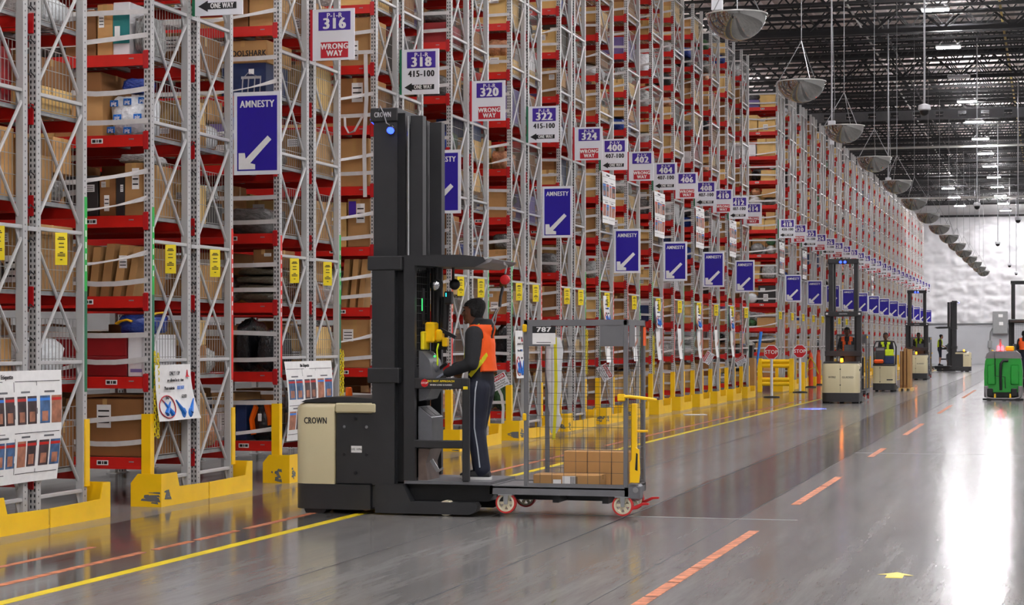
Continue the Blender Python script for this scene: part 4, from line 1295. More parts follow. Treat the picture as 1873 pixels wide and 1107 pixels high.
def order_picker(label, loc, rz, lit=True, main=False, blue=True):
    t = thing('order_picker', label, 'forklift', loc, rz, 'cream and black order picker trucks')
    K, C_ = 'truck_black', 'truck_cream'
    MB().prism(tail_poly(.80, .5), 'z', .045, .287).build('chassis', K, t, True)
    mb = MB()
    A, B, D = tail_poly(.43, .5), tail_poly(.43, .5, inset=.03), tail_poly(.43, .5, inset=.075)
    n = len(A); vs = [(p[0],p[1],.29) for p in A]+[(p[0],p[1],1.03) for p in A]+[(p[0],p[1],1.068) for p in B]+[(p[0],p[1],1.085) for p in D]
    fs = [tuple(range(n))[::-1], tuple(range(3*n, 4*n))]
    for j in range(3): fs += [(j*n+i, j*n+(i+1)%n, (j+1)*n+(i+1)%n, (j+1)*n+i) for i in range(n)]
    mb.add(vs, [f[::-1] for f in fs])
    mb.build('rear_cover', C_, t, True)
    MB().box(-.002, .0, -.003, .003, .3, 1.05).build('cover_seam', 'truck_black', t)
    MB().cbox(.433, .858, -.5, .5, .985, 1.082, .015).build('side_rail', C_, t)
    bp = MB().cbox(.44, .85, -.486, .486, .29, .985, .012).build('battery_panel', K, t)
    for x, z in ((.645,.93),(.53,.85),(.76,.85),(.53,.58),(.76,.58),(.645,.4)):
        MB().lathe([(.016,-.008),(.016,0)], 10, (x, -.486, z), 'y').build('bolt', 'chrome' if z == .85 else 'truck_rail', bp)
    lb = MB().box(.6, .71, -.489, -.486, .6, .665).build('number_label', 'paper', bp)
    lettering('102 1096', .03, 'ink', lb, (.655, -.491, .632))
    MB().prism([(.07,1.085),(.86,1.085),(.86,1.12),(.6,1.14),(.3,1.135),(.12,1.11)], 'y', -.47, .47).build('lid', K, t)
    bc = MB().lathe([(.034,1.138),(.036,1.15),(.032,1.215),(.02,1.225)], 14, (.40, 0, 0)).build('beacon', 'orange_lit' if lit else 'orange_lens', t, True)
    lettering('CROWN', .088, 'truck_black', t, (.235, -.5015, .905), FRONT, .025, .66)
    lettering('CROWN', .088, 'truck_black', t, (.235, .5015, .905), (R(90), 0, R(180)), .025, .66)
    lettering('WIRE', .075, 'truck_black', t, (-.0015, .22, .71), (R(90), 0, R(-90)), .01, 1.1)
    lettering('GUIDED', .075, 'truck_black', t, (-.0015, -.2, .71), (R(90), 0, R(-90)), .01, 1.1)
    for z in (.93, .5): MB().lathe([(.018,-.004),(.018,0)], 10, (0, 0, z), 'x').build('latch', 'truck_rail', t)
    for sy in (-1, 1):
        a, b = sorted((sy*.3, sy*.49))
        MB().prism([(.13,.003),(.31,.003),(.34,.03),(.34,.078),(.13,.078),(.11,.05)], 'y', a, b).build('caster_foot', 'truck_rail', t)
    MB().lathe([(.14,-.06),(.14,.06)], 18, (.5, 0, .14), 'y').build('drive_wheel', 'rubber', t, True)
    MB().cbox(.80, .87, -.46, .46, .06, .287, .01).build('chassis_bridge', K, t)
    # mast
    for sy in (-1, 1):
        o0, o1 = sorted((sy*.36, sy*.49))
        MB().prism(rail_profile(.815, 1.045, o0, o1), 'z', .287, 2.44).build('outer_mast_rail', K, t)
        o0, o1 = sorted((sy*.285, sy*.40))
        MB().prism(rail_profile(.80, 1.045, o0, o1), 'z', 2.44, 3.955).build('inner_mast_rail', K, t)
        MB().box(1.05, 1.125, o0, o1, .32, 3.9).build('mast_channel', 'truck_rail', t)
        MB().tube((1.15, sy*.385, 2.51), (1.15, sy*.385, 3.87), .014, 10).build('lift_cylinder', 'chrome', t, True)
        o0, o1 = sorted((sy*.25, sy*.36))
        MB().box(1.165, 1.29, o0, o1, 2.51, 3.875).build('carriage_mast', K, t)
        o0, o1 = sorted((sy*.40, sy*.46))
        MB().box(1.13, 1.241, o0, o1, .34, 2.42).build('cab_post', K, t)
        o0, o1 = sorted((sy*.36, sy*.5))
        # straddle leg with its raised bracket and load wheel
        MB().prism([(.85,.02),(1.80,.02),(1.86,.05),(1.883,.1),(1.86,.136),(.85,.136)], 'y', o0, o1).build('straddle_leg', 'truck_rail' if not main else K, t)
        MB().prism([(.85,.136),(1.21,.136),(1.13,.30),(.85,.30)], 'y', o0, o1).build('leg_bracket', K, t)
        MB().lathe([(.075,-.05),(.075,.05)], 16, (1.56, sy*.43, .078), 'y').build('load_wheel', 'wheel_cream', t, True)
    MB().cbox(.77, 1.05, -.42, .42, 3.82, 3.955, .01).build('mast_top_bar', K, t)
    MB().cbox(.77, 1.12, -.5, .5, 2.37, 2.51, .01).build('mast_cross_bar', K, t)
    MB().cbox(.77, 1.09, -.5, .5, 1.276, 1.425, .01).build('mast_cross_bar', K, t)
    MB().cbox(.80, 1.0, -.36, .36, .3, 1.1, .01).build('mast_base_cover', K, t)
    lettering('CROWN', .07, 'lamp_body', t, (.90, -.4215, 3.885), FRONT, .025, .6)
    lettering('CROWN', .05, 'lamp_body', t, (.7685, 0, 2.44), (R(90), 0, R(-90)), .02, 1.1)
    sc = MB()
    for i in range(11): y = -.34+.068*i; sc.box(1.128, 1.133, y-.002, y+.002, 1.45, 2.4)
    for i in range(14): z = 1.45+.073*i; sc.box(1.128, 1.133, -.36, .36, z-.002, z+.002)
    sc.build('mesh_screen', 'cart_wire', t)
    for y in (-.44, .44): MB().box(.766, .77, y-.03, y+.03, 2.42, 2.47).build('sticker', 'paper', t)
    # cab
    MB().box(1.13, 2.0, -.45, .45, .305, .335).build('platform', 'truck_grey', t)
    MB().prism([(1.14,.14),(1.95,.14),(2.0,.2),(2.0,.305),(1.14,.305)], 'y', -.35, .35).build('platform_body', 'truck_rail', t)
    MB().prism([(1.13,2.42),(1.6,2.40),(1.84,2.395),(1.95,2.455),(1.93,2.49),(1.7,2.515),(1.13,2.515)], 'y', -.46, .46).build('overhead_guard', K, t)
    MB().prism([(1.80,2.40),(1.84,2.393),(1.99,2.44),(2.02,2.47),(1.96,2.475),(1.9,2.43)], 'y', -.44, .44).build('guard_visor', 'scrub_grey', t)
    for sy in (-1, 1):
        o0, o1 = sorted((sy*.43, sy*.47))
        if sy > 0: continue
        rl = MB().cbox(1.24, 1.74, o0, o1, 1.225, 1.33, .008).build('upper_rail', K, t)
        MB().cbox(1.24, 1.74, o0, o1, .652, .73, .008).build('lower_rail', K, t)
        MB().cbox(1.722, 1.792, o0-.005, o1+.005, .335, 1.33, .01).build('gate_post', K, t)
        if sy < 0:
            MB().lathe([(.04,-.003),(.04,0)], 8, (1.345, -.47, 1.28), 'y').build('stop_sticker', 'stop_red', rl)
            lettering('STOP', .026, 'paper', rl, (1.345, -.4745, 1.28), FRONT, .02)
            lettering('DO NOT APPROACH', .027, 'yellow_tag', rl, (1.51, -.472, 1.298), FRONT, .02)
            lettering('WHEN LOAD IS RAISED', .02, 'paper', rl, (1.51, -.472, 1.262), FRONT, .02)
            MB().cbox(1.735, 1.78, -.482, -.474, 1.22, 1.25, .004).build('latch_mark', 'yellow_tag', rl)
    MB().prism([(1.245,.335),(1.34,.335),(1.32,.5),(1.37,.64),(1.245,.64)], 'y', -.36, .02).build('kick_panel', 'plate_worn', t)
    bx = MB().prism([(1.245,.65),(1.385,.65),(1.385,.94),(1.245,1.05)], 'y', -.36, .0).build('tray_box', 'truck_grey', t)
    for a, b in ((-.34,-.19), (-.17, -.02)):
        MB().prism([(1.26,1.0385),(1.37,.952),(1.371,.956),(1.261,1.0425)], 'y', a, b).build('tray_opening', 'ink', bx)
    cs = MB().prism([(1.245,1.1),(1.32,1.12),(1.38,1.24),(1.385,1.36),(1.35,1.5),(1.28,1.58),(1.245,1.59)], 'y', -.34, .02).build('console', 'truck_grey', t, True, ang=35)
    MB().ball((1.35,-.2,1.43), .06, .06, .06, 14, 10).build('steering_knob', 'truck_grey', cs, True)
    MB().tube((1.35,-.05,1.40), (1.44,-.05,1.47), .018, 8).build('control_lever', 'black_plastic', cs, True)
    MB().tube((1.41,-.24,1.33), (1.49,-.24,1.335), .014, 8).build('control_lever', 'black_plastic', cs, True)
    MB().ball((1.33,-.1,1.535), .012, .012, .01, 8, 6).build('indicator', 'green_lit', cs)
    if main:
        hd = MB().cbox(1.265, 1.36, -.22, -.06, 1.67, 1.87, .015).build('scanner_holder', 'yellow', t)
        MB().cbox(1.36, 1.43, -.2, -.08, 1.68, 1.8, .02).build('scanner_grip', 'yellow', hd)
        MB().cbox(1.43, 1.48, -.19, -.1, 1.63, 1.72, .01).build('scanner_head', 'yellow', hd)
        MB().cbox(1.245, 1.28, -.3, -.1, 1.60, 1.78, .01).build('notice_card', 'yellow_tag', t)
        MB().bar((1.40,-.15,1.80), (1.56,-.15,1.72), .03, .035).build('arm_rest', 'black_plastic', t)
        wl = MB().lathe([(.02,-.06),(.055,-.03),(.062,.02),(.05,.03)], 16, (1.38, -.2, 2.23), 'y').build('work_lamp', 'black_plastic', t, True)
        MB().lathe([(.05,-.064),(.03,-.075),(.004,-.08)], 16, (1.38, -.2, 2.23), 'y', caps=False).build('lamp_lens', 'chrome', wl, True)
        MB().tube((1.38,-.19,2.28), (1.38,-.19,2.41), .014, 8).build('lamp_stem', 'black_plastic', wl)
        fn = MB().ball((1.535,-.1,2.24), .055, .05, .055, 14, 10).build('cab_fan', 'black_plastic', t, True)
        MB().tube((1.52,-.1,2.28), (1.52,-.1,2.41), .014, 8).build('fan_stem', 'black_plastic', fn)
        ds = MB().cbox(1.455, 1.53, -.2, -.12, 2.045, 2.17, .01).build('height_display', 'black_plastic', t)
        lettering('1', .05, 'cyan_lit', ds, (1.478, -.203, 2.135), FRONT, .03)
        MB().tube((1.40,-.05,1.6), (1.43,-.05,2.12), .045, 10).build('display_column', 'black_plastic', t, True)
        MB().tube((1.33,.0,1.6), (1.33,.0,2.41), .05, 10).build('hose_column', 'black_plastic', t, True)
        MB().cbox(1.262, 1.275, -.31, -.24, 1.85, 2.2, .004).build('light_bar', 'black_plastic', t)
        MB().box(1.264, 1.273, -.313, -.31, 1.98, 2.1).build('status_light', 'green_lit', t)
        MB().path([(1.40,-.2,1.66),(1.39,-.22,1.6),(1.40,-.23,1.5),(1.395,-.22,1.44)], .009, 6).build('lanyard', 'hivis_yellow', t, True)
        MB().bar((1.36,-.3,.53), (1.43,-.3,.42), .02, .035).bar((1.43,-.3,.42), (1.48,-.3,.455), .012, .02).build('foot_pedal', 'chrome', t)
        # fall-arrest reel and tether to the operator's back
        rl = MB().lathe([(.03,-.025),(.048,-.018),(.048,.018),(.03,.025)], 14, (2.02, .0, 2.285), 'y').build('tether_reel', 'red_paint', t, True)
        MB().path([(2.0,0,2.46),(2.035,0,2.42),(2.02,0,2.34)], .012, 6).build('reel_hook', 'chrome', rl, True)
        MB().ribbon([(2.0,0,2.22),(1.975,0,2.12),(1.965,0,2.02)], (0,1,0), .045, .02).build('tether_strap', 'black_plastic', rl)
        MB().path([(1.965,0,2.02),(1.93,0,1.96),(1.92,0,1.88),(1.9,0,1.82),(1.89,0,1.90),(1.94,0,2.0)], .011, 6).build('tether_clip', 'chrome', rl, True)
    if blue:
        for i, (x, y, z) in enumerate(((.70,-.06,3.88), (.70,.06,3.88))+(((1.0,-.455,3.745),) if main else ())):
            d = Vector((-.8,0,-.6)) if i < 2 else Vector((0,-.75,-.66))
            a = Vector((x,y,z)); h = MB().tube(a-d*.035, a+d*.03, .028, 10, .042).build('spot_lamp', 'chrome', t, True)
            MB().tube(a+d*.03, a+d*.038, .036, 10).build('spot_glow', 'blue_lit', h)
            MB().tube(a-d*.03, (a+Vector((.075,0,.0))) if i < 2 else a+Vector((0,.04,.02)), .012, 6).build('spot_bracket', 'truck_rail', h)
        if main: MB().path([(.86,-.42,3.93),(.88,-.44,3.97),(.92,-.45,3.9),(.95,-.45,3.8),(1.0,-.44,3.77)], .006, 5).build('lamp_lead', 'cable', t)
    return t

def cage_cart(label, loc, rz, number=None):
    t = thing('cage_cart', label, 'cart', loc, rz, 'grey wire cage carts')
    Y0, Y1 = -.5, .35
    MB().box(2.005, 3.35, Y0, Y1, .285, .30).build('deck', 'cart_grey', t)
    fr = MB().box(2.005, 3.35, Y0, Y0+.03, .225, .31).box(2.005, 3.35, Y1-.03, Y1, .225, .31).box(2.005, 2.035, Y0, Y1, .225, .31).box(3.32, 3.35, Y0, Y1, .225, .31)
    fr.build('deck_frame', 'cart_grey', t)
    for x in (2.07, 2.62, 3.1):
        MB().box(x, x+.06, Y0+.02, Y1-.02, .155, .225).build('fork_pocket', 'black_plastic', t)
    MB().box(2.1, 3.25, -.12, .0, .15, .2).build('tow_beam', 'black_plastic', t)
    for x, y in ((2.342,Y0), (3.307,Y0), (2.342,Y1-.04), (3.307,Y1-.04)):
        MB().cbox(x, x+.04, y, y+.04, .31, 1.886, .004).build('corner_post', 'cart_grey', t)
    for y in (Y0, Y1-.04):
        MB().box(2.342, 3.347, y, y+.04, 1.835, 1.886).build('top_rail', 'cart_grey', t)
        MB().box(2.38, 3.307, y+.005, y+.03, .31, .335).build('toe_rail', 'cart_grey', t)
    for x in (2.342, 3.307): MB().box(x, x+.04, Y0+.04, Y1-.04, 1.835, 1.886).build('top_rail', 'cart_grey', t)
    hp = MB().box(2.382, 2.60, Y0-.004, Y0+.012, 1.635, 1.835).build('header_plate', 'cart_grey', t)
    MB().box(3.08, 3.307, Y0+.005, Y0+.02, 1.635, 1.835).build('header_plate', 'cart_grey', t)
    MB().box(3.348, 3.356, Y0+.06, Y0+.3, 1.63, 1.835).build('header_plate', 'cart_grey', t)
    MB().box(3.352, 3.36, Y1-.14, Y1-.04, 1.64, 1.82).build('reflector', 'hivis_orange', t)
    if number:
        a = MB().box(2.43, 2.655, Y0-.009, Y0-.004, 1.76, 1.825).build('number_plate', 'ink', t)
        lettering(number, .065, 'paper', a, (2.54, Y0-.0105, 1.792), FRONT, .035, 1.35)
        b = MB().box(2.43, 2.655, Y0-.009, Y0-.004, 1.655, 1.76).build('code_plate', 'paper', t)
        MB().box(2.47, 2.61, Y0-.0096, Y0-.009, 1.668, 1.674).build('print', 'ink', b)
    wr = .0016
    def screen(mb, fix, a0, a1, z0, z1, axis):
        n = int((a1-a0)/.108); m = int((z1-z0)/.1)
        for i in range(n+1):
            a = a0+(a1-a0)*i/n
            if axis == 'y': mb.box(a-wr, a+wr, fix-wr, fix+wr, z0, z1)
            else: mb.box(fix-wr, fix+wr, a-wr, a+wr, z0, z1)
        for j in range(m+1):
            z = z0+(z1-z0)*j/m
            if axis == 'y': mb.box(a0, a1, fix-wr, fix+wr, z-wr, z+wr)
            else: mb.box(fix-wr, fix+wr, a0, a1, z-wr, z+wr)
        return mb
    screen(MB(), Y0+.02, 2.382, 3.307, .335, 1.62, 'y').build('wire_side', 'cart_wire', t)
    screen(MB(), Y1-.02, 2.382, 3.307, .335, 1.835, 'y').build('wire_side', 'cart_wire', t)
    screen(MB(), 3.327, Y0+.04, Y1-.04, .335, 1.62, 'x').build('wire_end', 'cart_wire', t)
    MB().path([(3.27,Y0-.02,1.165),(3.36,Y0-.02,1.165),(3.48,Y0+.06,1.15),(3.60,Y0+.12,1.13)], .016, 9).build('push_handle', 'yellow', t, True)
    MB().cbox(3.255, 3.33, Y0-.035, Y0+.0, 1.12, 1.19, .01).build('handle_clamp', 'yellow', t)
    MB().cbox(3.375, 3.425, Y0+.03, Y0+.09, .36, 1.1, .008).build('tow_mast', 'yellow', t)
    MB().prism([(3.37,.36),(3.455,.36),(3.465,.45),(3.455,.67),(3.42,.69),(3.40,.6),(3.37,.55)], 'y', Y0+.0, Y0+.025).build('tow_bracket', 'yellow', t)
    MB().prism([(3.42,.48),(3.443,.47),(3.445,.63),(3.43,.64)], 'y', Y0-.003, Y0).build('bracket_slot', 'ink', t)
    MB().tube((3.42,Y0+.06,.84), (3.53,Y0+.06,.84), .012, 8).build('hitch_pin', 'yellow', t, True)
    MB().cbox(3.33, 3.46, Y0+.02, Y0+.2, .19, .34, .02).build('hitch_block', 'truck_grey', t)
    MB().lathe([(.028,-.006),(.028,0)], 12, (3.42, Y0+.02, .29), 'y').build('hitch_bolt', 'chrome', t)
    MB().cbox(2.335, 2.375, Y0-.03, Y0+.0, 1.77, 1.845, .008).build('corner_latch', 'yellow', t)
    MB().cbox(2.335, 2.37, Y0-.025, Y0, .93, 1.0, .008).build('corner_latch', 'yellow', t)
    for x, y, brake in ((2.16, Y0+.04, 0), (3.296, Y0+.04, 1), (2.16, Y1-.08, 0), (3.25, Y1-.08, 1)):
        c = MB().box(x-.07, x+.07, y-.05, y+.05, .215, .226).prism([(x-.02,.22),(x+.03,.22),(x+.02,.13),(x-.012,.13)], 'y', y-.045, y-.035).prism([(x-.02,.22),(x+.03,.22),(x+.02,.13),(x-.012,.13)], 'y', y+.035, y+.045).build('caster', 'box_grey', t)
        MB().lathe([(.084,-.026),(.1,-.024),(.103,0),(.1,.024),(.084,.026)], 24, (x, y, .143), 'y', False).build('tyre', 'wheel_red', c, True)
        w = MB().lathe([(.066,-.026),(.086,-.022),(.086,.022),(.066,.026),(.066,-.026)], 24, (x, y, .143), 'y', False).lathe([(.001,-.024),(.028,-.024),(.028,.024),(.001,.024)], 14, (x, y, .143), 'y')
        for q in range(6):
            a = q*math.pi/3; w.bar((x+.02*math.cos(a), y, .143+.02*math.sin(a)), (x+.08*math.cos(a), y, .143+.08*math.sin(a)), .03, .012, (0,1,0))
        w.build('wheel_hub', 'wheel_cream', c, True)
        if brake: MB().prism([(x+.09,.1),(x+.2,.15),(x+.25,.155),(x+.25,.17),(x+.18,.17),(x+.09,.13)], 'y', y-.03, y+.02).build('brake_pedal', 'red_paint', c)
    return t

TX0, TYC = x_on_y(536, 18.05), 18.55
order_picker('cream and black order picker carrying the operator in orange vest and cart 787', (TX0, TYC, 0), 0, False, True)
cage_cart('grey wire cage cart numbered 787 on the crossing order picker', (TX0, TYC, 0), 0, '787')
# load of the cart
def cart_box(x0, x1, y0, y1, z1, label, lab=False):
    o = MB().cbox(0, x1-x0, 0, y1-y0, 0, z1-.3, .005).build('carton', 'carton', None, False, (TX0+x0, TYC+y0, .3))
    tag(o, label, 'carton')
    w, d, h = x1-x0, y1-y0, z1-.3
    MB().box(-.001, w+.001, d/2-.025, d/2+.025, h, h+.001).box(w, w+.001, d/2-.025, d/2+.025, h*.6, h+.001).build('tape', 'tape', o)
    if lab:
        l = MB().box(w*.44, w*.64, -.002, 0, .005, h*.9).mi(1)
        for i in range(9): l.box(w*.56+i*.008, w*.56+i*.008+.004, -.003, -.002, .015, h*.85)
        l.build('shipping_label', ['paper', 'ink'], o)
        MB().box(w*.3, w*.42, -.002, 0, h*.2, h*.6).build('shipping_label', 'paper', o)
cart_box(2.41, 3.06, -.40, -.14, .415, 'long flat carton with barcode label on cart 787', True)
cart_box(2.625, 2.855, -.06, .27, .62, 'cube carton at the open end of the row on cart 787')
cart_box(2.862, 3.092, -.06, .27, .62, 'cube carton in the middle of the row on cart 787')
cart_box(3.099, 3.295, -.06, .27, .62, 'cube carton against the yellow-handled end of cart 787')
sv = MB()
sv.loft([((2.46+.01*i % .02, .2, z), (r*1.4, 0, 0), (0, r*1.0, 0)) for i, (z, r) in enumerate(((1.72,.05),(1.6,.062),(1.4,.058),(1.2,.05),(1.05,.042),(.98,.036),(.92,.048),(.85,.04),(.78,.02)))])
o = sv.build('film_sleeve', 'white_bag', None, True, (TX0, TYC, 0))
tag(o, 'long white plastic sleeve hanging inside cart 787', 'plastic sleeve')
MB().ribbon([(2.49,.14,1.72),(2.5,.13,1.3),(2.49,.13,.95),(2.475,.14,.72)], (1,0,0), .03, .004).build('yellow_strap', 'webbing', o)

# the other trucks down the aisle
def placed_truck(label, X, Y, rz, cart_label, **kw):
    order_picker(label, (X, Y, 0), rz, **kw)
    if cart_label: cage_cart(cart_label, (X, Y, 0), rz)
placed_truck('order picker marked WIRE GUIDED standing nearest the stop signs', -5.52, 53.8, R(90), 'cage cart carried in front of the WIRE GUIDED truck by the stop signs')
placed_truck('order picker with glowing amber beacon beyond the stacked boards', -5.74, 87.9, R(90), 'cage cart on the truck beyond the stacked boards')
placed_truck('order picker standing sideways before the end wall', -4.3, 112.6, R(180), 'cage cart on the truck standing sideways before the end wall')
placed_truck('order picker with orange-vested driver behind the green scrubber', -1.05, 77.0, R(-90), None)

# ------------------------------------------------------------------ people
def remesh(mb, voxel, smooth_it=2):
    me = mb.mesh('body', 'skin')
    ob = bpy.data.objects.new('body', me); COL.objects.link(ob)
    m = ob.modifiers.new('r', 'REMESH'); m.mode = 'VOXEL'; m.voxel_size = voxel; m.use_smooth_shade = True
    s = ob.modifiers.new('s', 'SMOOTH'); s.iterations = smooth_it; s.factor = .5
    dg = bpy.context.evaluated_depsgraph_get(); dg.update()
    out = bpy.data.meshes.new_from_object(ob.evaluated_get(dg))
    vs = [tuple(v.co) for v in out.vertices]; fs = [tuple(p.vertices) for p in out.polygons]
    bpy.data.objects.remove(ob); bpy.data.meshes.remove(me); bpy.data.meshes.remove(out)
    return vs, fs
def seg_d(p, a, b):
    ab = b-a; t = max(0, min(1, (p-a).dot(ab)/max(1e-9, ab.length_squared)))
    return (p-(a+ab*t)).length, t
def capsule(mb, a, b, ra, rb, flat=1., side=(0,1,0)):
    """tapered limb with rounded ends"""
    a, b = Vector(a), Vector(b); d = (b-a).normalized()
    mb.path([a-d*ra*.9, a-d*ra*.6, a-d*ra*.2, a, a.lerp(b,.5), b, b+d*rb*.3, b+d*rb*.7, b+d*rb*.95], [ra*.35, ra*.78, ra*.97, ra, (ra+rb)/2*1.01, rb, rb*.95, rb*.7, rb*.3], 14)
def hand_shape(mb, wrist, fwd, palm_n, side, curl, s=1.):
    """palm, four jointed fingers of unequal length and a thumb off the side of the palm"""
    f, n = Vector(fwd).normalized(), Vector(palm_n).normalized()
    sd = f.cross(n).normalized()*side
    w = Vector(wrist)
    mb.loft([(w-f*.01*s, sd*.026*s, n*.019*s), (w+f*.03*s, sd*.036*s, n*.019*s), (w+f*.065*s, sd*.041*s, n*.017*s), (w+f*.088*s, sd*.039*s, n*.014*s), (w+f*.096*s, sd*.034*s, n*.008*s)])
    for i, (off, ln) in enumerate(((.03,.072), (.01,.082), (-.01,.076), (-.03,.06))):
        p = w+f*.088*s+sd*off*s; pts = [p-f*.02*s, p]; a = 0
        for q, fr in enumerate((.45, .32, .23)):
            a += curl*(1+.12*i); d = f*math.cos(a)+n*math.sin(a)
            p = p+d*ln*fr*s; pts.append(p)
        mb.path(pts, [.0095*s, .0095*s, .009*s, .0085*s, .0065*s], 8)
    p = w+f*.025*s+sd*.03*s; pts = [p]
    for q, (fa, sa, na, ln) in enumerate(((.6,.75,.3,.035), (.85,.35,.4,.03), (.9,.0,.5,.024))):
        p = p+(f*fa+sd*sa+n*na).normalized()*ln*s; pts.append(p)
    mb.path(pts, [.012*s, .0115*s, .01*s, .007*s], 8)

def person(label, loc, rz, H=1.74, lean=.05, top='jacket', legs='trousers', skin='skin', vest='hivis_orange', arms=None, voxel=.014, fine=False, short_sleeve=False, shorts=False, shoes='shoe_dark', group=None, hood=False, foot_dx=(0., .02), hands='skin', hair=True):
    """local frame: faces +x, left is +y.  arms: {side: (elbow, wrist)}"""
    root = thing('person', label, 'person', loc, rz, group)
    k = H/1.74
    body = MB(); segs = []
    def S(z): return Vector((lean*(z-.9), 0, z))*k
    prims = []
    def limb(a, b, ra, rb, m):
        a, b = Vector(a), Vector(b)
        capsule(body, a, b, ra, rb); prims.append((a, b, ra, rb, m))
    # trunk
    rings = [(.80,.10,.135), (.88,.125,.165), (.97,.125,.168), (1.08,.118,.158), (1.2,.127,.168), (1.31,.13,.185), (1.39,.115,.185), (1.44,.09,.15), (1.475,.06,.085)]
    body.loft([((S(z).x-.008*k, 0, z*k), (0, w*k, 0), (-d*k, 0, 0)) for z, d, w in rings])
    prims.append((S(1.0), S(1.40), .155*k, .165*k, top))
    prims.append((S(.86), S(.93), .15*k, .15*k, legs))
    limb(S(1.45), S(1.56)+Vector((.015*k,0,0)), .056*k, .052*k, skin if not hood else top)
    for i, sy in enumerate((1, -1)):
        hip = Vector((S(.88).x, sy*.085*k, .88*k)); kn = Vector((.035*k+foot_dx[i]*.5, sy*.09*k, .49*k)); an = Vector((-.03*k+foot_dx[i], sy*.095*k, .10*k))
        m2 = skin if shorts else legs
        bl = 1.17 if hood else 1.
        limb(hip, kn, .105*k*bl, .084*k*bl if not shorts else .065*k, legs)
        limb(kn, an, (.08*bl if not shorts else .055)*k, (.066*bl if not shorts else .036)*k, m2)
        limb(an, an+Vector((.02*k,0,-.03*k)), (.045 if shorts else .06)*k, (.045 if shorts else .058)*k, m2 if not shorts else shoes)
        sh = S(1.40)+Vector((0, sy*.175*k, 0))
        el, wr = arms[sy]
        el, wr = Vector(el)*k, Vector(wr)*k
        limb(S(1.40)+Vector((0, sy*.1*k, .0)), sh, .075*k, .068*k, top)
        bulk = 1.32 if hood else 1.
        limb(sh, el, .066*k*bulk, .05*k*bulk*1.08, top)
        limb(el, wr, .05*k*bulk if not short_sleeve else .043*k, .036*k*bulk if not short_sleeve else .03*k, top if not short_sleeve else skin)
    if hood:
        body.loft([((S(1.44).x-.03*k, 0, 1.38*k), (0,.13*k,0), (-.1*k,0,0)), ((S(1.46).x-.035*k, 0, 1.45*k), (0,.12*k,0), (-.12*k,0,0)), ((S(1.5).x-.035*k, 0, 1.51*k), (0,.1*k,0), (-.11*k,0,0)), ((S(1.5).x-.04*k, 0, 1.55*k), (0,.08*k,0), (-.085*k,0,0))])
    vs, fs = remesh(body, voxel)
    names = []
    def mid(n):
        if n not in names: names.append(n)
        return names.index(n)
    ms = []
    ctr = []
    for f in fs:
        c = Vector((0,0,0))
        for i in f: c += Vector(vs[i])
        c /= len(f); ctr.append(c)
        best = None
        for a, b, ra, rb, m in prims:
            d, t = seg_d(c, a, b); q = d-(ra+(rb-ra)*t)
            if best is None or q < best[0]: best = (q, m)
        ms.append(mid(best[1]))
    V_, F_, M_ = list(vs), list(fs), list(ms)
    def join(vv, ff, mm):
        o = len(V_); V_.extend(vv)
        for f, m in zip(ff, mm): F_.append(tuple(i+o for i in f)); M_.append(m)
    # head with brow, nose, lips, chin and ears
    hc = S(1.62)+Vector((.04*k, 0, 0))
    hd = MB()
    hp = [(-.145,-.03,.05,.055), (-.105,.005,.052,.062), (-.075,.02,.058,.078), (-.04,.015,.066,.088), (0,.008,.072,.097), (.04,.0,.075,.102), (.075,-.008,.07,.094), (.1,-.015,.055,.072), (.116,-.02,.03,.04), (.12,-.02,.01,.012)]
    hd.loft([((hc.x+x*k, 0, hc.z+z*k), (0, w*k, 0), (-d*k, 0, 0)) for z, x, w, d in hp])
    if fine:
        hd.path([hc+Vector((.098,0,.022))*k, hc+Vector((.112,0,-.005))*k, hc+Vector((.124,0,-.026))*k, hc+Vector((.108,0,-.036))*k], [.008*k,.012*k,.016*k,.012*k], 8)
        hd.ball(hc+Vector((.1,0,.042))*k, .014*k, .05*k, .012*k)
        hd.ball(hc+Vector((.1,0,-.058))*k, .014*k, .026*k, .009*k); hd.ball(hc+Vector((.098,0,-.074))*k, .013*k, .024*k, .009*k)
        hd.ball(hc+Vector((.085,0,-.105))*k, .022*k, .026*k, .018*k)
        for sy in (1, -1):
            hd.ball(hc+Vector((-.012, sy*.075, -.005))*k, .018*k, .012*k, .032*k)
            hd.ball(hc+Vector((.07, sy*.04, -.02))*k, .022*k, .022*k, .02*k)
    else:
        hd.ball(hc+Vector((.1,0,-.015))*k, .018*k, .014*k, .022*k)
        for sy in (1, -1): hd.ball(hc+Vector((-.01, sy*.075, -.005))*k, .016*k, .012*k, .03*k)
    hv, hf = remesh(hd, .007 if fine else voxel*.8, 2)
    join(hv, hf, [mid(skin)]*len(hf))
    for sy in (1, -1):
        e = MB().ball(hc+Vector((.088, sy*.034, .012))*k, .012*k, .013*k, .009*k, 8, 6)
        join(e.v, e.f, [mid('ink')]*len(e.f))
        el, wr = arms[sy]; el, wr = Vector(el)*k, Vector(wr)*k
        hm = MB(); fw = (wr-el).normalized()
        hand_shape(hm, wr+fw*.02*k, fw+Vector((0,0,-.15)), (0,0,-1), sy, .55, k)
        if fine: v2, f2 = remesh(hm, .005, 1)
        else: v2, f2 = hm.v, hm.f
        join(v2, f2, [mid(hands)]*len(f2))
    me = bpy.data.meshes.new('body')
    me.from_pydata(V_, [], F_)
    for n in names: me.materials.append(MATS[n])
    me.polygons.foreach_set('material_index', M_)
    me.polygons.foreach_set('use_smooth', [True]*len(me.polygons)); me.update()
    put('body', me, root)
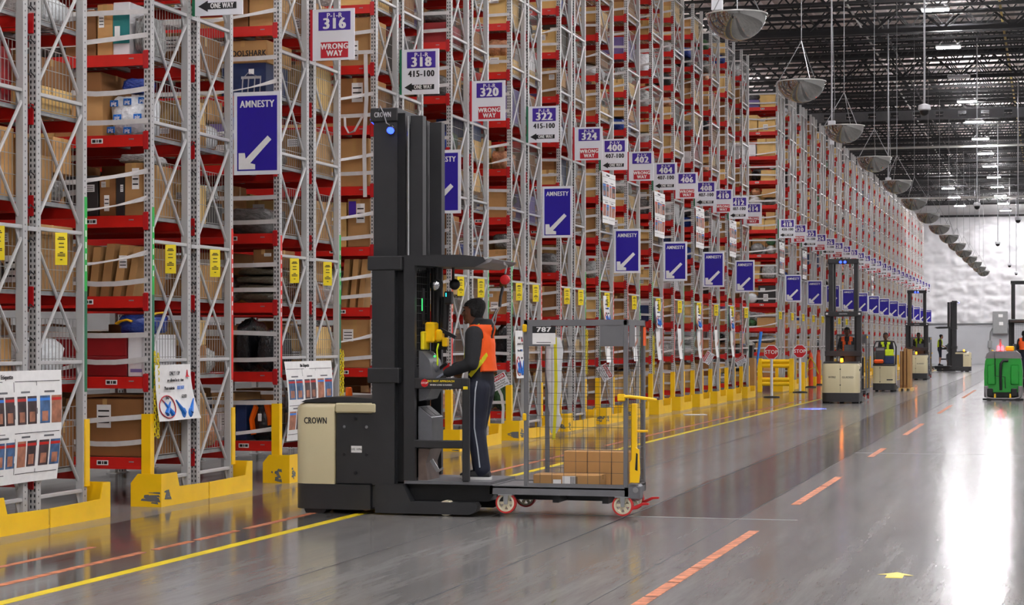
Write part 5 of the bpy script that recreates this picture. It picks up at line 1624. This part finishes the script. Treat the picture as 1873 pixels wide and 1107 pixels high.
    # shell pieces lifted off the body surface: vest and hair
    def shell(name, src_v, src_f, keep, off, m, hem=None):
        nv = [Vector((0,0,0)) for _ in src_v]
        sel = []
        for f in src_f:
            p = [Vector(src_v[i]) for i in f]; nn = (p[1]-p[0]).cross(p[2]-p[0])
            for i in f: nv[i] += nn
            if keep(sum(p, Vector((0,0,0)))/len(p)): sel.append(f)
        ids = {}; vv = []; ff = []
        for f in sel:
            for i in f:
                if i not in ids:
                    ids[i] = len(vv); q = Vector(src_v[i])+nv[i].normalized()*off
                    if hem: q.z = max(q.z, hem); q.x -= max(0, .16-(q.z-hem))*.16 if q.x < -.03 else 0
                    vv.append(q)
            ff.append(tuple(ids[i] for i in f))
        n = len(vv); inner = [Vector(src_v[i])+nv[i].normalized()*off*.2 for i in ids]
        edges = {}
        for f in ff:
            for a, b in zip(f, f[1:]+f[:1]): edges[a, b] = 1
        rim = [(b, a, a+n, b+n) for a, b in edges if (b, a) not in edges]
        mb = MB().add(vv+inner, ff+rim)
        return mb.build(name, m, root, True, ang=80)
    if hair:
        shell('hair', hv, hf, lambda p: (p.z-hc.z) > (.055 if (p.x-hc.x) > .03*k else -.055+.6*max(0, (p.x-hc.x)+.02)) and not ((p.x-hc.x) > -.02*k and (p.z-hc.z) < .03 and abs(p.y) > .06*k and (p.x-hc.x) > .012), .012*k, 'hair')
    if vest:
        def inv(p):
            z = p.z/k; x = p.x-S(z).x*1; y = abs(p.y)/k
            if z < 1.035 or z > 1.485 or y > .185: return False
            if z > 1.36: return .055 < y < .15
            if x > .05: return .03 < y < .11
            if x > -.045: return False
            return True
        shell('safety_vest', vs, fs, inv, .016*k, vest, 1.05*k)
        if fine:
            shell('reflective_band', vs, fs, lambda p: inv(p) and 1.12 < p.z/k < 1.165, .019*k, 'reflective')
    for i, sy in enumerate((1, -1)):
        ax = (-.03+foot_dx[i]/k)*k; ay = sy*.095*k
        sh = MB().loft([((ax-.075*k, ay, .045*k), (0,.032*k,0), (0,0,.035*k)), ((ax-.05*k, ay, .055*k), (0,.04*k,0), (0,0,.048*k)), ((ax+.02*k, ay, .055*k), (0,.042*k,0), (0,0,.048*k)), ((ax+.09*k, ay, .042*k), (0,.045*k,0), (0,0,.034*k)), ((ax+.15*k, ay, .034*k), (0,.046*k,0), (0,0,.026*k)), ((ax+.19*k, ay, .03*k), (0,.034*k,0), (0,0,.02*k)), ((ax+.205*k, ay, .028*k), (0,.014*k,0), (0,0,.012*k))]).build('shoe', shoes, root, True)
        sole = [(ax-.085*k, -.03*k), (ax-.085*k, .03*k), (ax-.03*k, .042*k), (ax+.1*k, .048*k), (ax+.17*k, .044*k), (ax+.207*k, .018*k), (ax+.207*k, -.018*k), (ax+.17*k, -.044*k), (ax+.1*k, -.048*k), (ax-.03*k, -.042*k)]
        MB().prism([(p[0], p[1]+ay) for p in sole], 'z', 0, .026*k).build('sole', 'shoe_sole' if fine else shoes, sh)
    root['k'] = k
    return root, S, k

opx = TX0+1.775
op, S_, k_ = person('operator in dark hoodie, orange vest and track trousers at the truck controls', (opx, TYC-.02, .335), R(180), 1.76, .03, 'jacket', 'trousers', 'skin', 'hivis_orange',
    {1: ((.02,.235,1.12), (.275,.19,1.03)), -1: ((.03,-.235,1.13), (.30,-.16,1.08))}, .012, True, hood=True, foot_dx=(-.02, .06), hands='glove')
del op['k']
# body harness: yellow webbing from the back round the hip, trouser piping
pts = [(-.118,.05,1.26),(-.10,.13,1.2),(-.055,.178,1.13),(.0,.192,1.06),(.055,.18,1.0)]
MB().ribbon([Vector(p)*k_ for p in pts], (.0,0,1), .042, .006).build('harness_strap', 'webbing', op)
MB().ribbon([Vector(p)*k_ for p in ((-.02,.1,1.50),(.07,.115,1.43),(.118,.1,1.33),(.13,.095,1.2),(.13,.09,1.08))], (0,1,0), .04, .006).build('harness_strap', 'webbing', op)
MB().ribbon([Vector(p)*k_ for p in ((-.115,.04,1.28),(-.125,.0,1.29),(-.115,-.04,1.28))], (0,0,1), .05, .012).build('harness_plate', 'black_plastic', op)
for sy, dx in ((1, -.02), (-1, .06)):
    MB().ribbon([(-.02, sy*.19, .95*k_), (-.01, sy*.213, .86*k_), (.005+dx*.2, sy*.207, .68*k_), (.015+dx*.5, sy*.196, .5*k_), (-.01+dx*.8, sy*.186, .3*k_), (-.025+dx, sy*.178, .12*k_)], (1,0,0), .012, .004).build('trouser_piping', 'trouser_pipe', op)
def driver(label, X, Y, Z, rz, **kw):
    a = dict(arms={1: ((.06,.23,1.12), (.30,.16,1.12)), -1: ((.06,-.23,1.12), (.30,-.16,1.12))}, voxel=.024, H=1.74)
    a.update(kw)
    r, S2, k2 = person(label, (X, Y, Z), rz, **a)
    del r['k']
driver('driver in orange vest seen through the mast of the WIRE GUIDED truck', -5.50, 53.8+1.72, .335, R(-90), vest='hivis_orange')
driver('driver seen through the mast of the truck with the amber beacon', -5.72, 87.9+1.72, .335, R(-90), vest='hivis_yellow')
driver('driver in lime vest and shorts on the truck before the end wall', -4.3-1.72, 112.6, .335, R(0), vest='hivis_yellow', skin='skin_light', short_sleeve=True, shorts=True, arms={1: ((.05,.22,1.13), (.26,.14,1.05)), -1: ((.05,-.22,1.13), (.26,-.14,1.05))})
driver('driver in orange vest on the truck behind the green scrubber', -.98, 77.0-1.6, .335, R(90), vest='hivis_orange')

# ------------------------------------------------------------------ low tow truck with its standing driver
def tow_truck(X, Y):
    t = thing('tow_truck', 'low cream stand-on truck with orange pouch and lime-vested driver', 'pallet truck', (X, Y, 0), R(90))
    MB().prism(tail_poly(.62, .37, .12), 'z', .05, .28).build('chassis', 'truck_black', t, True)
    MB().prism(tail_poly(.6, .36, .12), 'z', .28, .86).build('front_cover', 'truck_cream', t, True)
    MB().box(-.002, 0, .12, .126, .3, .85).build('cover_seam', 'truck_black', t)
    for z in (.33, .8): MB().lathe([(.018,-.004),(.018,0)], 8, (0, .123, z), 'x').build('latch', 'truck_rail', t)
    MB().box(-.003, 0, -.3, -.1, .38, .42).build('name_strip', 'truck_black', t)
    MB().cbox(.0, .62, -.36, .36, .86, .93, .02).build('top_cover', 'truck_black', t)
    MB().cbox(.02, .4, -.34, -.02, .93, 1.2, .02).build('tool_bin', 'navy_box', t)
    MB().cbox(-.03, .1, .0, .33, .95, 1.08, .04).build('pouch', 'hivis_orange', t)
    cn = MB().prism([(.1,.93),(.4,.93),(.45,1.45),(.3,1.5),(.2,1.3)], 'y', -.05, .3).build('console', 'black_plastic', t)
    MB().box(.2, .21, .0, .26, 1.38, 1.46).build('screen_edge', 'scrub_grey', cn)
    MB().cbox(.06, .16, -.32, -.04, 1.2, 1.42, .02).build('rag', 'hivis_yellow', t)
    MB().path([(.55,-.36,.9),(.55,-.37,1.5),(.6,-.3,1.68),(.62,0,1.7),(.6,.3,1.68),(.55,.37,1.5),(.55,.36,.9)], .025, 8).build('back_rail', 'black_plastic', t, True)
    MB().box(.62, 1.2, -.36, .36, .12, .2).build('platform', 'truck_black', t)
    MB().box(1.2, 2.6, -.3, -.12, .06, .13).build('fork', 'truck_rail', t); MB().box(1.2, 2.6, .12, .3, .06, .13).build('fork', 'truck_rail', t)
    for y in (-.25, .25): MB().lathe([(.1,-.05),(.1,.05)], 16, (.3, y, .1), 'y').build('wheel', 'rubber', t, True)
    for y in (-.2, .2): MB().lathe([(.06,-.05),(.06,.05)], 12, (2.3, y, .06), 'y').build('wheel', 'rubber', t, True)
tow_truck(-5.42, 66.9)
driver('driver in lime vest standing on the low tow truck', -5.42, 66.9+.9, .2, R(-90), vest='hivis_yellow', H=1.78, top='jacket')
# stack of upright boards beside it
for i, (x, w, h, m) in enumerate(((-4.98,.1,1.25,'carton_dark'), (-4.86,.1,1.35,'carton_dark'), (-4.74,.12,1.32,'carton'))):
    o = MB().cbox(0, w, 0, .9, 0, h, .006).build('flat_carton', m, None, False, (x, 68.2, .1))
    tag(o, ('dark flat carton standing on edge next to the tow truck', 'taller dark flat carton between the two others by the tow truck', 'pale flat carton at the outer end of the standing row')[i], 'carton', 'flat cartons standing by the tow truck')
    MB().box(w*.4, w*.6, -.002, 0, .1, h).build('tape', 'tape', o)
pl = thing('pallet', 'low wooden pallet under the standing flat cartons', 'pallet', (-5.02, 68.15, 0))
for i in range(5): MB().box(0, .46, .02+i*.22, .14+i*.22, .08, .1).build('slat', 'carton_pale', pl)
for i in range(3): MB().box(.0+i*.19, .08+i*.19, 0, 1.05, 0, .08).build('runner', 'carton_pale', pl)
# white post with a bright screen beyond the tow truck
t = thing('scan_station', 'white post with a glowing blue screen behind the flat cartons', 'scan station', (-5.35, 71.5, 0))
MB().cbox(-.12, .12, -.12, .12, 0, .02, .005).build('base', 'box_grey', t); MB().tube((0,0,.02), (0,0,1.3), .03, 8).build('pole', 'lamp_body', t, True)
MB().cbox(-.14, .14, -.05, .05, 1.2, 1.62, .01).build('housing', 'lamp_body', t); MB().box(-.04, .04, -.06, -.05, 1.62-.02, 1.95).build('light_bar', 'lamp_body', t)

# ------------------------------------------------------------------ green ride-on floor scrubber
t = thing('floor_scrubber', 'green floor scrubber with red tail lights and black hose', 'scrubber', (-1.32, 57.6, 0), 0)
prof_ = [(-.52,.28),(-.5,.24),(.5,.24),(.52,.28),(.53,.8),(.5,1.12),(.47,1.2),(-.47,1.2),(-.5,1.12),(-.53,.8)]
MB().prism(prof_, 'y', .05, 1.35).build('tank_shell', 'scrub_green', t, True, ang=25)
for sx in (-1, 1):
    a, b = sorted((sx*.2, sx*.44))
    MB().cbox(a, b, .0, .06, .45, 1.02, .05).build('tank_bulge', 'scrub_green', t, True)
MB().prism([(-.5,1.2),(.5,1.2),(.46,1.33),(.36,1.41),(-.36,1.41),(-.46,1.33)], 'y', .04, 1.2).build('lid', 'scrub_grey', t, True, ang=25)
MB().box(-.24, -.235, .0, .045, .6, 1.4).build('lid_seam', 'black_plastic', t)
MB().cbox(-.52, .52, .1, 1.3, .08, .3, .03).build('chassis', 'black_plastic', t)
for sx in (-1, 1): MB().cbox(sx*.47-.06, sx*.47+.06, -.04, .4, .1, .42, .02).build('rear_bumper', 'scrub_grey', t)
MB().path([(.14,-.02,1.14),(.0,-.04,1.14),(-.06,-.06,1.05),(-.07,-.06,.7),(-.06,-.05,.3)], .04, 10).build('suction_hose', 'black_plastic', t, True)
MB().path([(-.22,-.03,1.2),(-.22,-.03,.7),(.05,-.04,.68),(.06,-.04,.35)], .012, 6).build('hose_clip', 'black_plastic', t, True)
MB().path([(-.47,-.12,.3),(-.45,-.2,.1),(-.3,-.25,.07),(.3,-.25,.07),(.45,-.2,.1),(.47,-.12,.3)], .022, 8).build('squeegee_frame', 'scrub_grey', t, True)
MB().box(-.56, .56, -.22, -.14, .012, .07).build('squeegee_blade', 'black_plastic', t)
for x in (-.22, .2): MB().prism([(x-.03,.07),(x+.03,.07),(x+.02,.2),(x-.02,.2)], 'y', -.2, -.16).build('squeegee_knob', 'yellow', t)
for x in (-.36, .3): MB().cbox(x-.08, x+.08, -.1, .06, .12, .35, .02).build('pump', 'black_plastic', t)
for sx in (-1, 1): MB().lathe([(.15,-.06),(.15,.06)], 18, (sx*.4, .4, .15), 'x').build('wheel', 'rubber', t, True)
MB().lathe([(.14,-.05),(.14,.05)], 18, (0, 1.2, .14), 'x').build('wheel', 'rubber', t, True)
MB().lathe([(.06,1.41),(.06,1.44)], 12, (-.08, .3, 0)).build('beacon_base', 'black_plastic', t)
for x in (-.13, -.03): MB().lathe([(.04,1.42),(.042,1.47),(.035,1.54),(.015,1.56)], 12, (x, .22, 0)).build('tail_light', 'red_lit', t, True)
MB().tube((-.08,.3,1.44), (-.08,.3,1.75), .03, 8).build('mast', 'scrub_grey', t, True)
MB().cbox(.05, .3, .5, .8, 1.41, 1.55, .03).build('seat_pouch', 'webbing', t)

# ------------------------------------------------------------------ stop signs, barrier, odds and ends at the cross aisle
def stop_sign(px, Y, X, label):
    t = thing('stop_sign', label, 'sign', (X, Y, 0), 0, 'red STOP paddles on white posts')
    MB().lathe([(.24,0),(.25,.012),(.23,.03),(.05,.045)], 20).build('base', 'rubber', t, True)
    MB().tube((0,0,.03), (0,0,1.2), .042, 12).build('post', 'sign_white', t, True)
    oc = [(.235*math.cos(R(22.5+45*i)), 1.36+.235*math.sin(R(22.5+45*i))) for i in range(8)]
    oi = [(.21*math.cos(R(22.5+45*i)), 1.36+.21*math.sin(R(22.5+45*i))) for i in range(8)]
    MB().prism(oc, 'y', -.06, -.05).build('paddle_edge', 'sign_white', t)
    p = MB().prism(oi, 'y', -.063, -.06).build('paddle', 'stop_red', t)
    lettering('STOP', .165, 'paper', p, (0, -.0645, 1.36), FRONT, .02, .95)
stop_sign(1410, 59.2, -8.12, 'red STOP paddle on a white post before the yellow barrier')
stop_sign(1463, 65.1, -7.99, 'red STOP paddle on a white post past the yellow barrier')
t = thing('guard_rail', 'yellow double-tube guard rail with square posts before rack 418', 'barrier', (-9.35, 65.3, 0))
for z in (.28, .42, .88, 1.02): MB().tube((0,0,z), (1.0,0,z), .075, 12).build('rail_tube', 'yellow', t, True)
for x in (1.0, -.05): MB().cbox(x-.02, x+.13, -.075, .075, 0, 1.12, .012).build('post', 'yellow', t)
t = MB().cbox(-.07, .07, -.07, .07, 0, .98, .012).build('bollard', 'yellow', None, False, (-8.12, 66.9, 0))
tag(t, 'square yellow bollard beside the guard rail end', 'bollard')
t = thing('board_stack', 'upright bundle of printed brown cardboard beside the yellow guard rail', 'carton', (-9.12, 60.05, 0))
for i in range(4): MB().cbox(0, .36, i*.13, i*.13+.12, 0, 1.18-.015*i, .008).build('board', ('carton', 'carton_pale', 'carton_dark', 'carton')[i], t)
for z in (.3, .7, 1.0): MB().box(.1, .2, -.002, 0, z, z+.05).build('print', 'ink', t)
o = MB().prism([(0,0),(.3,0),(.36,.6),(-.04,.6)], 'y', 0, .4).build('waste_bin', 'black_plastic', None, False, (-9.55, 63.4, 1.0))
o.location = (-9.75, 63.2, 0); o.scale = (1.3, 1, 2.6)
tag(o, 'tall black bin full of brooms behind the brown board bundle', 'bin')
for i, (x, a) in enumerate(((-9.6, -.05), (-9.28, .22))):
    o = MB().path([(0,0,0),(.02+a*.2,0,.7),(.05+a*.6,0,1.5),(.02+a,0,2.0)], [.03,.03,.045,.05], 9).build('broom', 'broom_blue', None, True, (x, 63.4, 0))
    tag(o, ('straight bright blue broom pole rising behind the black bin', 'bent bright blue broom pole beside the guard rail')[i], 'broom')
for i, (px, Y) in enumerate(((1483, 72.3), (1497, 76.2))):
    X = x_on_y(px, Y)
    t = thing('marker_post', ('orange marker post with looped yellow strap near the stop signs', 'taller orange marker post standing beyond the strapped one')[i], 'post', (X, Y, 0))
    MB().lathe([(.2,0),(.2,.03),(.08,.06)], 14).build('base', 'rubber', t); MB().lathe([(.085,.06),(.08,1.1),(.06,1.2),(.03,1.28)], 14).build('tube', 'bollard_orange', t, True)
    if i == 0: MB().path([(.0,-.1,1.1),(.2,-.12,.8),(.3,-.1,.5),(.15,-.1,.75),(-.15,-.1,.6),(-.1,-.1,.95),(0,-.1,1.1)], .018, 6, closed=True).build('strap_loop', 'webbing', t, True)
o = MB().cbox(0, .5, 0, .3, 0, .012, .004).build('paper_scrap', 'paper', None, False, (-8.05, 44.4, 0), (0,0,.4))
tag(o, 'flat pale scrap of paper lying on the floor by the rack guards', 'paper')
sp = bpy.data.lights.new('blue_floor_spot', 'SPOT'); sp.energy = 9000; sp.color = (.12, .2, 1); sp.spot_size = R(7); sp.spot_blend = .4; sp.shadow_soft_size = .03
so = bpy.data.objects.new('blue_floor_spot', sp); COL.objects.link(so)
so.location = (-5.52, 54.45, 3.84)
so.rotation_euler = (Vector((-5.75, 49.4, 0))-Vector(so.location)).to_track_quat('-Z', 'Y').to_euler()
so.parent = [o for o in bpy.data.objects if o.name.startswith('order_picker') and o.type == 'EMPTY' and abs(o.location.y-53.8) < .01][0]
so.matrix_parent_inverse = (Matrix.Translation(so.parent.location) @ Matrix.Rotation(R(90), 4, 'Z')).inverted()
